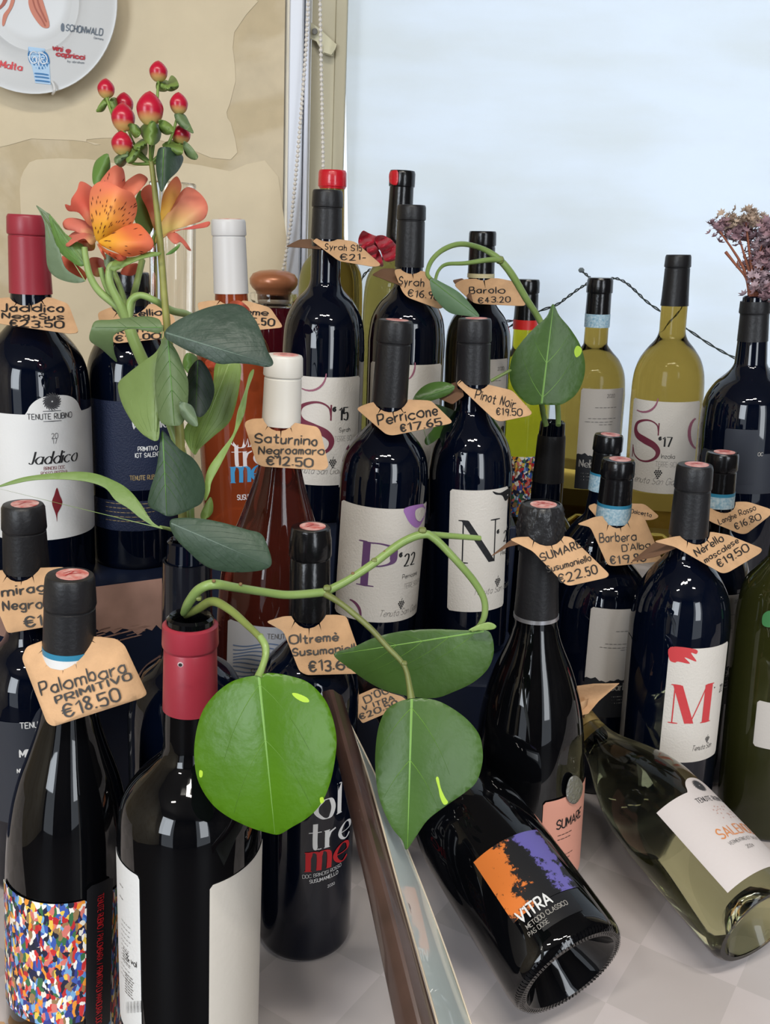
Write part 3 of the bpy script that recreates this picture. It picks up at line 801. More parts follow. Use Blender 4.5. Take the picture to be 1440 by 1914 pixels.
# ---- left box
b_jad = Bottle('wine_bottle', 'dark bottle with matt claret capsule and arched white label', (51, 401), (72, 850), .86, TL,
    [(404, 33), (411, 37), (438, 37.5), (443, 36), (553, 38), (600, 40), (618, 53), (640, 72), (665, 87), (692, 95), (730, 98)])
b_jad.build(dark_glass, cap_red, 551)
b_vis = Bottle('wine_bottle', 'black bottle with midnight blue label behind the flower stems', (243, 508), (257, 1000), .93, TL,
    [(511, 33), (517, 35.5), (545, 36), (549, 35), (575, 36), (598, 38), (620, 52), (645, 68), (675, 80), (712, 84), (760, 83)])
b_vis.build(dark_glass, cap_shiny, 572)

# ---- right rear step, z = .17
olive2 = mat('olive green wine glass', (.36, .245, .05, 1), .0, trans=1, ior=1.2)
b_s17 = Bottle('wine_bottle', "olive glass bottle with S and '17 on a cream label", (1269, 476), (1236, 880), 1.21, T3,
    [(479, 21.5), (484, 23.5), (499, 24), (503, 23), (575, 25), (618, 24), (634, 29), (650, 42), (672, 56), (702, 64), (750, 66)])
b_s17.build(olive2, cap_black, 573)
b_neb = Bottle('wine_bottle', 'olive glass bottle with blue neck band, draped by the black light wire', (1123, 519), (1098, 850), 1.30, T3,
    [(523, 22), (529, 24), (547, 24), (551, 22.5), (612, 22.5), (642, 22), (655, 31), (672, 46), (697, 57), (735, 61)])
b_neb.build(olive2, cap_shiny, 590, band=[(588, 613, seal_foil)])
b_grn = Bottle('wine_bottle', 'yellow green bottle with a red ring on its black capsule, behind the upright heart leaf', (988, 522), (966, 850), 1.35, T3,
    [(526, 20), (532, 22), (547, 22), (551, 21), (600, 22), (650, 22), (668, 34), (695, 50), (735, 56)])
b_grn.build(mat('yellow green glass', (.5, .46, .02, 1), 0, trans=1, ior=1.25), cap_shiny, 600, band=[(599, 617, mat('bright red band', srgb(215, 45, 40), .4))])
b_ner = Bottle('vase_bottle', 'open black bottle holding dried lilac flowers at the right edge', (1414, 553), (1390, 850), 1.09, T3,
    [(555, 21), (560, 22), (563, 27.5), (585, 28), (589, 26), (640, 27), (678, 29), (694, 38), (715, 60), (745, 77), (795, 83)])
b_ner.mouth_v = 562
b_ner.build(dark_glass, cap_black, 640, open_mouth=True)

# ---- two bottles lying on their sides in front
def lying(name, label, bp, tp, prof, L=None, catg='bottle'):
    """prof: (share of length from the top, radius in metres)"""
    b = Bottle(name, label, None, None, 0, toppt=tp, base_pt=bp, catg=catg)
    b.prof = [(b.h*(1-t), r) for t, r in prof]; b.R = prof[-1][1]; return b
b_vit = lying('sparkling_wine_bottle', 'dark sparkling wine bottle lying with its hollow base towards the viewer, orange and violet label',
    P(1068, 1818, .69), P(690, 1262, .92), [(0, .017), (.02, .0195), (.1, .0195), (.13, .017), (.27, .0185), (.36, .027), (.45, .037), (.53, .0435), (.60, .047), (.7, .0475)])
def lying_build(b, glass, capm, capfrac, punt=.7, shell=False):
    pr = b.smooth_prof(b.prof); ch = b.h*(1-capfrac)
    body = [(h, r) for h, r in pr if h <= ch]; R = b.R
    b.glass = b.lathe('glass', [(ch+.001, b.r_at(ch)*.95)]+body+[(.012, R), (.006, R*.985), (.002, R*.95), (0, R*.90), (0, R*.80), (.004, R*.74), (R*punt*.5, R*.6), (R*punt, R*.35), (R*punt*1.1, .001)], glass)
    top = [(h, r+.0003) for h, r in pr if h >= ch]
    b.cap = b.lathe('capsule', [(b.h+.0005, b.prof[0][1]*.8)]+top+[(ch, b.r_at(ch)-.001)], capm)
lying_build(b_vit, brown_glass, cap_shiny, .27)
V, F = [], []                                                   # moulded grip ridges round the base
for k in range(90):
    a = 2*math.pi*k/90; q = []
    for h, r in ((.004, .0462), (.0002, .0433), (-.0004, .0400), (.0010, .0378)):
        for da in (-.012, .012): q.append(b_vit.pt(a+da, h-.0006, r*1.005))
    o = len(V); V += q; F += [(o+2*i, o+2*i+1, o+2*i+3, o+2*i+2) for i in range(3)]
o = mk('base_ridges', V, F, brown_glass, b_vit.root); o['kind'] = 'stuff'
pale_glass = mat('pale yellow green glass', (.86, .86, .50, 1), .0, trans=1, ior=1.3)
b_sal = lying('wine_bottle', 'pale green white wine bottle lying on its side with a white label',
    P(1424, 1728, .765), P(1040, 1300, .98), [(0, .0165), (.02, .0175), (.1, .0175), (.13, .0165), (.24, .017), (.30, .022), (.38, .032), (.46, .0405), (.54, .0445), (.62, .0455)])
lying_build(b_sal, pale_glass, mat('pale gold capsule', srgb(190, 160, 100), .35, metal=.5), .2, .45)
# ================================================================ labels and print on the bottles
rnd = random.Random(11)
bump_top = lambda c, w, h, e=.0: (lambda x: h*max(0, 1-abs((x-c)/w)**2.6)**.62 if abs(x-c) < w else 0)
# painted label: little daubs of colour, black strip with red lettering
def painting():
    m = bpy.data.materials.new('crowd painting print'); m.use_nodes = True; nt = m.node_tree; b = nt.nodes['Principled BSDF']; L = nt.links.new
    uv = nt.nodes.new('ShaderNodeUVMap'); uv.uv_map = 'uv'
    mp = nt.nodes.new('ShaderNodeMapping'); mp.inputs['Scale'].default_value = (1.7, 1.15, 1); L(uv.outputs[0], mp.inputs[0])
    n = nt.nodes.new('ShaderNodeTexNoise'); n.inputs['Scale'].default_value = 9; L(mp.outputs[0], n.inputs['Vector'])
    ad = nt.nodes.new('ShaderNodeMix'); ad.data_type = 'RGBA'; ad.blend_type = 'LINEAR_LIGHT'; ad.inputs['Factor'].default_value = .055
    L(mp.outputs[0], ad.inputs[6]); L(n.outputs['Color'], ad.inputs[7])
    v = nt.nodes.new('ShaderNodeTexVoronoi'); v.inputs['Scale'].default_value = 17; L(ad.outputs[2], v.inputs['Vector'])
    sp = nt.nodes.new('ShaderNodeSeparateColor'); L(v.outputs['Color'], sp.inputs[0])
    r = nt.nodes.new('ShaderNodeValToRGB'); r.color_ramp.interpolation = 'CONSTANT'; e = r.color_ramp.elements
    cols = [(28, 32, 66), (232, 226, 214), (60, 90, 175), (205, 48, 48), (120, 170, 215), (236, 200, 80), (24, 30, 50), (216, 120, 110), (58, 110, 70), (236, 150, 50), (50, 60, 140), (245, 240, 232), (190, 40, 44), (90, 140, 205), (150, 120, 80), (34, 36, 60)]
    while len(e) < len(cols): e.new(.5)
    for i, c in enumerate(cols): e[i].position = i/len(cols); e[i].color = srgb(*c)
    L(sp.outputs[0], r.inputs[0]); L(r.outputs[0], b.inputs['Base Color']); b.inputs['Roughness'].default_value = .5
    return m
pic = painting()
Lp = b_pal.label(pic, (21, 1662), (162, 1905), ph=(-80, None))
Lp2 = b_pal.label(pic, (203, 1668), (237, 1890), ph=(None, 85))
blk = mat('black paper', (.008, .008, .01, 1), .45)
Ls = b_pal.label(blk, (162, 1657), (204, 1912), eps=.0009, nx=6)
V, F, wd = ribbon_text('TENUTE RUBINO / PALOMBARA / PRIMITIVO DI MANDURIA DOC', .13)
ph, h1 = b_pal.hit(190, 1668); _, h0 = b_pal.hit(190, 1908); k = (h1-h0)/wd
b_pal.prt([([b_pal.pt(ph-.03+(p.y-.5)*.0042/b_pal.R, h1-p.x*k, b_pal.R+.0014) for p in V], F)], ink_red, Ls)
# red capsule bottle: back label left, plain label right
Lb = b_red.label(paper_w, (222, 1600), (266, 1925), ph=(-88, None), bottom=lambda x: -.01)
b_red.prt(lines(b_red, 226, 1650, 2, 22, 18, 1, 3)+lines(b_red, 229, 1716, 12, 9, 34, 2)+lines(b_red, 232, 1770, 5, 5, 26, 4, 3.4)+lines(b_red, 236, 1816, 8, 5, 30, 3, 3.5), ink_grey, Lb)
b_red.prt([b_red.text('% vol', (247, 1800), 12, .12)], ink, Lb)
bars = []
for i in range(16):
    x = 238+i*2; bars.append(b_red.put(ribbons([[Vector((0, 0)), Vector((0, 1)), Vector((0, 2))]], .055*(1+i % 3)*.5), (x, 1893-i*.2), 12))
b_red.prt(bars, ink, Lb, 'barcode')
b_red.label(mat('greyish white label paper', srgb(205, 198, 188), .6, bump=.1, bscale=300), (392, 1655), (486, 1925), ph=(None, 84), top=lambda x: .004*x)
# tall black bottle, direct print
B = b_olt; g = B.glass
B.prt([B.text('ol', (592, 1531), 60, .15, .82, serif=True, align='l', space=2.3)], ink_white, g)
B.prt([B.text('tre', (577, 1588), 56, .15, .82, serif=True, align='l', space=1.8)], ink_white, g)
B.prt([B.text('me', (576, 1628), 62, .15, .82, serif=True, align='l', space=2)], ink_red, g, 'red_print')
B.prt([B.text('DOC BRINDISI ROSSO', (566, 1641), 7, .08, align='l', rot=4), B.text('SUSUMANIELLO', (579, 1650), 7, .13, align='l', rot=4), B.text('2020', (612, 1658), 5.5, .1, align='l', rot=4)], ink_white, g, 'small_print')
B = b_ros; g = B.glass
rp_ = mat('pale print', srgb(214, 205, 205), .5); B.prt([B.text('ol', (434, 836), 46, .15, .82, serif=True, align='l')], rp_, g)
B.prt([B.text('tre', (434, 872), 43, .15, .82, serif=True, align='l', space=1.2), B.text('TENUTE RUBINO', (470, 757), 11, .14, squeeze=.75), B.text('SUSUMANIELLO', (444, 934), 9, .16, align='l', squeeze=.8)], mat('pale print', srgb(214, 205, 205), .5), g)
B.prt([B.text('me', (436, 902), 46, .15, .82, serif=True, align='l', space=1.2)], ink_blue, g, 'blue_print')
V = [Vector((math.cos(a*.3), math.sin(a*.3))) for a in range(21)]
B.prt([B.put((V, [tuple(range(21))]), (475, 722), 10), B.put(ribbons([[Vector((-1, 0)), Vector((0, 0)), Vector((1, 0))]], .1), (472, 740), 14), B.put(ribbons([[Vector((-1, 0)), Vector((0, 0)), Vector((1, 0))]], .1), (472, 763), 14)], mat('dusty pink print', srgb(205, 160, 160), .5), g, 'emblem_print')
# arched white label
B = b_jad
Lj = B.label(paper_w, (-30, 765), (168, 990), ph=(-75, 84), top=bump_top(.6, .19, .017), nx=70)
B.prt([disc_logo(B, (97, 750), 15), B.text('TENUTE RUBINO', (95, 783), 9.5, .13), B.put(ribbons([[Vector((-1, 0)), Vector((0, 0)), Vector((1, 0))]], .1), (97, 768), 15), B.put(ribbons([[Vector((-1, 0)), Vector((0, 0)), Vector((1, 0))]], .1), (98, 787), 15),
       B.text('20', (102, 819), 9, .08), B.text('17', (102, 829), 9, .08)], mat('dark grey ink', srgb(60, 60, 64), .6), Lj)
B.prt([B.text('Jaddico', (101, 866), 22, .15, .75, .28, serif=False)], ink, Lj, 'name_print')
B.prt([B.text('BRINDISI DOC', (102, 877), 5.5, .11), B.text('ROSSO RISERVA', (102, 886), 5.5, .11)], mat('dark red ink', srgb(120, 30, 40), .6), Lj, 'red_print')
V, F = fill2d(blob([(106, 911), (111, 925), (116, 938), (112, 950), (107, 960), (106, 975), (104, 962), (98, 945), (97, 936), (101, 925)], 3), 5)
out = []
for p in V: a, h = B.hit(p.x, p.y); out.append(B.pt(a, h, B.R+.0008))
sh = mk('shell_print', out, F, mat('dark red ink', srgb(120, 30, 40)), Lj, smooth=False)
# midnight blue label
B = b_vis
Lv = B.label(mat('midnight blue paper', srgb(24, 34, 62), .55, bump=.4, bscale=700), (168, 742), (328, 905), ph=(-78, 80))
B.prt([B.text('Visellio', (243, 802), 22, .13, .55, .2, align='l'), B.text('PRIMITIVO', (258, 843), 7.5, .17, align='l', squeeze=.95), B.text('IGT SALENTO', (253, 855), 7.5, .17, align='l', squeeze=.95)], ink_white, Lv)
B.prt([B.text('TENUTE RUBINO', (243, 897), 7.5, .2, align='l', squeeze=.85)], ink_gold, Lv, 'gold_print')
Lv2 = B.label(mat('midnight blue paper', srgb(24, 34, 62)), (175, 925), (330, 978), ph=(-72, 80), name='lower_label')
B.prt(lines(B, 199, 938, 5, 8, 90, 5, 2.6), ink_gold, Lv2)
# letter labels
def mcol(n, c): return mat(n, srgb(*c), .6)
L1 = letter_label(b_s15, (536, 697), (672, 894), 'S', (592, 850), 92, mcol('wine red ink', (112, 42, 62)), '15', (642, 785), 22, 'Syrah', (598, 886), (622, 860), ph=(-62, 62))
arc = lambda cu, cv, ru, rv, a0, a1, n=9: [(cu+ru*math.cos(math.radians(a0+(a1-a0)*i/n)), cv+rv*math.sin(math.radians(a0+(a1-a0)*i/n))) for i in range(n+1)]
def arc_print(B, L, pts, w, m, name='ring_print'):
    V = []; F = []; n = len(pts)
    for i, p in enumerate(pts):
        ww = w*(.35+.65*math.sin(math.pi*(i+.6)/(n+.2)))
        a = Vector(pts[max(i-1, 0)]); b = Vector(pts[min(i+1, n-1)]); t = (b-a).normalized(); nn = Vector((-t.y, t.x))
        for s in (1, -1):
            q = Vector(p)+nn*ww*s*.5; ph, h = B.hit(q.x, q.y); V.append(B.pt(ph, h, B.R+.0009))
    F = [(2*i, 2*i+1, 2*i+3, 2*i+2) for i in range(n-1)]
    return mk(name, V, F, m, L, smooth=False)
stain = mcol('wine stain print', (150, 90, 110))
arc_print(b_s15, L1, arc(580, 698, 30, 32, 0, 120), 4, stain)
L2 = letter_label(b_s17, (1172, 738), (1303, 912), 'S', (1208, 862), 72, mcol('wine red ink', (112, 42, 62)), '17', (1247, 835), 17, 'Inzolia', (1225, 905), (1231, 880), ph=(-62, 62))
arc_print(b_s17, L2, arc(1205, 742, 26, 28, 5, 120), 4, stain); arc_print(b_s17, L2, arc(1306, 810, 18, 30, 250, 110), 6, stain)
L3 = letter_label(b_per, (660, 941), (800, 1142), 'P', (702, 1096), 80, mcol('violet ink', (98, 66, 108)), '22', (765, 1056), 22, 'Perricone', (753, 1148), (750, 1124), ph=(-62, None))
viol = mcol('lilac splash print', (168, 120, 188))
V, F = patch(b_per, [(757, 949), (797, 941), (797, 952), (790, 972), (780, 986), (768, 980), (758, 964)])
mk('splash_print', V, F, viol, L3, smooth=False)
V, F = patch(b_per, [(776, 953), (790, 948), (790, 962), (784, 974), (776, 968)], .0012); mk('splash_gap', V, F, paper, L3, smooth=False)
arc_print(b_per, L3, arc(645, 1150, 30, 32, -70, 10), 5, mcol('dark violet', (110, 60, 90)))
L4 = letter_label(b_pin, (846, 914), (957, 1120), 'N', (893, 1052), 76, mcol('black letter ink', (26, 26, 30)), '21', (945, 1010), 19, 'Pinot nero', (928, 1106), (930, 1082), ph=(-26, 62))
V, F = patch(b_pin, [(921, 918), (935, 921), (952, 912), (953, 924), (950, 930), (944, 936), (938, 926), (926, 924)]); mk('splash_print', V, F, ink, L4, smooth=False)
L5 = b_syr.label(paper, (700, 676), (828, 880), ph=(-62, 66)); arc_print(b_syr, L5, arc(758, 680, 18, 30, -5, 70), 3.5, stain)
# the M bottle
B = b_mas; redp = mcol('warm red print', (200, 62, 66))
L6 = B.label(paper, (1254, 1208), (1352, 1398), ph=(-8, 72))
V, F = patch(B, [(1254, 1209), (1300, 1213), (1302, 1222), (1292, 1220), (1302, 1236), (1280, 1228), (1290, 1240), (1268, 1236), (1262, 1238), (1252, 1232)], step=5); mk('splash_print', V, F, redp, L6, smooth=False)
V, F, wd = big_letter('M', .22); B.prt([B.put((V, F), (1291, 1352), 72, width=1.05)], redp, L6, 'letter_print')
B.prt([B.text("'", (1334, 1295), 12, .2), B.text('22', (1346, 1292), 14, .16, .5, squeeze=.6), grapes(B, (1322, 1377), 6), B.text('Tenuta San', (1312, 1400), 10, .08, 0, .3, squeeze=.7)], ink, L6)
L7 = B.label(mcol('grey back label', (120, 116, 112)), (1172, 1176), (1180, 1400), ph=(-80, -62), name='back_label', nx=6)
# grey white labels with a dark hill silhouette and small print
hill = mat('dark hill print', srgb(26, 28, 34), .6)
def hill_label(B, tl, br, split, word, wuv, wpx, year=None, ph=None, rl=None, lns=()):
    L = B.label(paper_g, tl, br, ph=ph)
    p0, p1, h0, h1, r = B.lab
    _, hs = B.hit((tl[0]+br[0])/2, split)
    V, F = [], []; n = 30; rr = random.Random(5)
    for i in range(n+1):
        a = p0+(p1-p0)*i/n; hh = hs+.0012*math.sin(i*.5)+.0008*math.sin(i*1.7)+(.0015 if i in (5, 6) else 0)
        V += [B.pt(a, h0, r+.0008), B.pt(a, hh, r+.0008)]
    F = [(2*i, 2*i+2, 2*i+3, 2*i+1) for i in range(n)]
    B.prt([(V, F)], hill, L, 'hill_print')
    B.prt([B.text(word, wuv, wpx, .16, .5, serif=True, align='l')]+lines(B, wuv[0]+4, wuv[1]+12, 3, 6, 50, 3, 2.4), mat('pale grey ink', srgb(170, 166, 160), .6), L, 'name_print')
    q = []
    for (u, v, w_) in lns: q += lines(B, u, v, 1, 5, w_, int(v), 2.2)
    if year: q.append(B.text('2020', year, 6, .13))
    B.prt(q, ink_grey, L, 'small_print'); return L
hill_label(b_bar, (1109, 1134), (1195, 1325), 1272, 'Barbera', (1140, 1290), 13, ph=(-16, 60), lns=[(1152, 1180, 30), (1132, 1203, 50), (1122, 1209, 58), (1160, 1215, 20)])
hill_label(b_lan, (1300, 1107), (1390, 1300), 1246, 'Langhe', (1330, 1262), 12, (1379, 1126), ph=(-40, 66), lns=[(1355, 1150, 26), (1355, 1170, 26), (1355, 1175, 26), (1360, 1182, 20)])
hill_label(b_neb, (1075, 724), (1165, 905), 851, 'Nebbiolo', (1083, 872), 13, (1142, 743), ph=(-18, 66), lns=[(1113, 762, 44), (1100, 782, 56), (1094, 788, 60), (1120, 794, 34)])
hill_label(b_bao, (900, 672), (953, 820), 800, 'Barolo', (905, 812), 8, (936, 692), ph=(0, 64), lns=[(918, 712, 26)])
b_edge.label(paper_g, (1425, 1310), (1500, 1400), ph=(-18, 60))
V, F = patch(b_edge, [(1428, 1148), (1442, 1142), (1446, 1168), (1436, 1172), (1426, 1166)], .0006); mk('green_sticker', V, F, mat('green sticker', srgb(60, 120, 70), .5), b_edge.root, smooth=False)
# black bottle with dried flowers: black two part label
B = b_ner; bp_ = mat('charcoal paper', srgb(38, 42, 52), .5)
Ln = B.label(bp_, (1320, 838), (1452, 920), ph=(-60, 64)); Ln2 = B.label(bp_, (1357, 800), (1412, 905), eps=.0009, name='centre_label')
B.prt([B.text('NERIO', (1383, 811), 6, .16, space=3), *lines(B, 1365, 818, 2, 5, 36, 8, 2.2), B.text('DOC', (1419, 852), 6, .14)], mat('pale grey ink', srgb(170, 166, 160)), Ln2)
cop = mat('copper print', srgb(150, 84, 66), .4, metal=.4)
B.prt([B.put(ribbons([[Vector((math.cos(a*.35)*(1+.25*math.sin(a*1.7)), math.sin(a*.35)*.8)) for a in range(18)]], .5), (1378, 836), 9), B.text('SUM', (1384, 898), 8, .14)], cop, Ln2, 'copper_print')
# yellow green bottle: multicoloured label
b_grn.label(pic, (935, 850), (1015, 955), ph=(-60, 70))
# rosé: pale label with wave lines
B = b_sat
Lw = B.label(mat('pale grey blue paper', srgb(176, 178, 186), .6), (434, 1158), (600, 1330), ph=(-50, 70))
q = []
for i in range(12):
    v0 = 1205+i*7; q.append([(437+k*6, v0+2.5*math.sin(k*.45+i*.8)) for k in range(18)])
for pts in q: pass
V, F = [], []
for pts in q:
    for i, p in enumerate(pts):
        for s in (1, -1): ph, h = B.hit(p[0], p[1]+s*1.1); V.append(B.pt(ph, h, B.R+.0008))
    o = len(V)-2*len(pts); F += [(o+2*i, o+2*i+1, o+2*i+3, o+2*i+2) for i in range(len(pts)-1)]
mk('wave_print', V, F, mat('slate blue print', srgb(96, 116, 150), .6), Lw, smooth=False)
B.prt([B.text('TENUTE', (500, 1193), 9, .13, align='l'), B.text('S', (470, 1262), 14, .12, align='l')], ink_grey, Lw)
# slate grey label at the left edge
B = b_mir; Lm = B.label(mat('slate label paper', srgb(48, 52, 62), .5), (-30, 1337), (160, 1500), ph=(-70, 78), top=bump_top(.66, .2, .018), nx=60)
B.prt([B.text('TENUTE RUBINO', (38, 1361), 11, .15, align='l'), B.text('MIRAGLIO', (38, 1415), 15, .19, .6, serif=True, align='l'), B.text('NEGROAMARO', (33, 1444), 8, .2, align='l')], ink_white, Lm)
# salmon label, silver seal
B = b_sum; salmon = mat('salmon pink paper', srgb(226, 160, 140), .55)
Lq = B.label(salmon, (1016, 1500), (1086, 1612), ph=(None, 84), top=lambda x: .004*x)
B.prt([B.text('SUMARE', (1040, 1550), 18, .15, align='l', squeeze=.9), *lines(B, 1042, 1562, 2, 8, 40, 3, 2.6), *lines(B, 1052, 1598, 2, 7, 26, 6, 2.4)], ink, Lq)
V, F = patch(B, [(1063, 1452), (1074, 1448), (1084, 1462), (1083, 1482), (1073, 1499), (1062, 1498), (1056, 1485), (1057, 1468)], .0022, 5)
mk('silver_seal', V, F, mat('pewter seal', srgb(150, 150, 146), .35, metal=.7, bump=1, bscale=300), B.root, solid=.001)
# orange and violet label on the lying bottle
def splash():
    m = bpy.data.materials.new('orange and violet powder print'); m.use_nodes = True; nt = m.node_tree; b = nt.nodes['Principled BSDF']; L = nt.links.new
    uv = nt.nodes.new('ShaderNodeUVMap'); uv.uv_map = 'uv'
    n = nt.nodes.new('ShaderNodeTexNoise'); n.inputs['Scale'].default_value = 5; n.inputs['Detail'].default_value = 12; n.inputs['Roughness'].default_value = .72; L(uv.outputs[0], n.inputs['Vector'])
    sx = nt.nodes.new('ShaderNodeSeparateXYZ'); L(uv.outputs[0], sx.inputs[0])
    def band(c, wd):
        a = nt.nodes.new('ShaderNodeMath'); a.operation = 'SUBTRACT'; L(sx.outputs[0], a.inputs[0]); a.inputs[1].default_value = c
        b_ = nt.nodes.new('ShaderNodeMath'); b_.operation = 'ABSOLUTE'; L(a.outputs[0], b_.inputs[0])
        c_ = nt.nodes.new('ShaderNodeMath'); c_.operation = 'MULTIPLY_ADD'; L(b_.outputs[0], c_.inputs[0]); c_.inputs[1].default_value = -1/wd; c_.inputs[2].default_value = 1.0
        d = nt.nodes.new('ShaderNodeMath'); d.operation = 'MULTIPLY_ADD'; L(sx.outputs[1], d.inputs[0]); d.inputs[1].default_value = .35; L(c_.outputs[0], d.inputs[2])
        e = nt.nodes.new('ShaderNodeMath'); e.operation = 'MULTIPLY_ADD'; L(n.outputs['Fac'], e.inputs[0]); e.inputs[1].default_value = 3.2; e.inputs[2].default_value = -1.95
        f = nt.nodes.new('ShaderNodeMath'); f.operation = 'ADD'; L(d.outputs[0], f.inputs[0]); L(e.outputs[0], f.inputs[1])
        r = nt.nodes.new('ShaderNodeValToRGB'); r.color_ramp.elements[0].position = .30; r.color_ramp.elements[1].position = .44; L(f.outputs[0], r.inputs[0]); return r
    r1, r2 = band(.12, .42), band(.82, .3)
    m1 = nt.nodes.new('ShaderNodeMix'); m1.data_type = 'RGBA'; L(r1.outputs[0], m1.inputs['Factor']); m1.inputs[6].default_value = (.01, .01, .012, 1); m1.inputs[7].default_value = srgb(222, 122, 52)
    m2 = nt.nodes.new('ShaderNodeMix'); m2.data_type = 'RGBA'; L(r2.outputs[0], m2.inputs['Factor']); L(m1.outputs[2], m2.inputs[6]); m2.inputs[7].default_value = srgb(104, 96, 172)
    L(m2.outputs[2], b.inputs['Base Color']); b.inputs['Roughness'].default_value = .4
    return m
B = b_vit
Lt = B.label(splash(), (886, 1612), (1102, 1680), ny=8)
_, _, h0, h1, _ = B.lab
# rebuild its extent from three measured corners
a0, ht = B.hit(886, 1612); a1, _h = B.hit(995, 1555); a2, hb = B.hit(960, 1712); a3, _h3 = B.hit(1101, 1684)
bpy.data.objects.remove(Lt)
def label_at(B, m, p0, p1, h0, h1, name='label', top=None, nx=24, ny=8, eps=.0004):
    V, F, U = [], [], []
    for j in range(ny+1):
        for i in range(nx+1):
            x = i/nx; y = j/ny; V.append(B.pt(p0+(p1-p0)*x, h0+(h1-h0+(top(x) if top else 0))*y, B.R+eps)); U.append((x, y))
    for j in range(ny):
        for i in range(nx): F.append((j*(nx+1)+i, j*(nx+1)+i+1, (j+1)*(nx+1)+i+1, (j+1)*(nx+1)+i))
    return mk(name, V, F, m, B.root, uvs=U, solid=.0002)
Lt = label_at(B, bpy.data.materials['orange and violet powder print'], a0, max(a3, a1), hb-.004, ht)
Lt2 = label_at(B, blk, a0+.3, a3-.25, hb-.022, hb-.0045, 'lower_label', nx=16, ny=3)
B.prt([B.text("V'ITRA", (976, 1727), 21, .17, align='l')], ink_white, Lt)
B.prt([B.text('METODO CLASSICO', (988, 1738), 8.5, .12, align='l', squeeze=1), B.text('PAS DOSE', (992, 1752), 8, .1, align='l', squeeze=1)], mat('pale grey ink', srgb(170, 166, 160)), Lt, 'small_print')
B = b_sal
a0, ht = B.hit(1228, 1520); a1, _ = B.hit(1330, 1440); a2, hb = B.hit(1384, 1650)
LS = label_at(B, mat('pinkish white label paper', srgb(212, 203, 201), .6, bump=.1, bscale=400), a0, a0+2.3, hb, ht, top=bump_top(.50, .17, .014), nx=60)
ac = a0+2.3*.56
def at_pt(x, y):   # label metres -> picture point
    q = proj(B.pt(a0+x, ht-y, B.R)); return (q[0], q[1])
B.prt([disc_logo(B, at_pt(1.12, -.004), 13), B.text('TENUTE RUBINO', at_pt(1.1, .0135), 10, .13, squeeze=.85)], mat('dark grey ink', srgb(60, 60, 64)), LS)
B.prt([B.text('SALENDE', at_pt(1.04, .050), 20, .13, squeeze=.95)], mat('orange print', srgb(214, 138, 84), .5), LS, 'name_print')
B.prt([B.text('VERMENTINO IGT SALENTO', at_pt(1.04, .0575), 7, .1, squeeze=.85), B.text('2024', at_pt(.95, .065), 7, .1)], ink_grey, LS, 'small_print')
q = []
for i in range(26):
    x, y = .9+.55*rnd.random(), .020+.016*rnd.random()
    V = [Vector((math.cos(k)*.5, math.sin(k)*.5)) for k in range(6)]; q.append(B.put((V, [tuple(range(6))]), at_pt(x, y), 3))
B.prt(q, mat('rose dots print', srgb(200, 160, 150), .6), LS, 'dot_print')
# pin hole in the claret capsule
B = b_red; V = [Vector((math.cos(k*.7), math.sin(k*.7))) for k in range(9)]
hm = B.put((V, [tuple(range(9))]), (338, 1241), 5, r=.0277*.98+.0004, eps=.0009)
B.prt([hm], mat('torn foil rim', srgb(200, 180, 180), .5), B.cap, 'pin_hole_rim')
B.prt([B.put(([p*.65 for p in V], [tuple(range(9))]), (338, 1241), 5, r=.0277*.98+.0004, eps=.0014)], ink, B.cap, 'pin_hole')
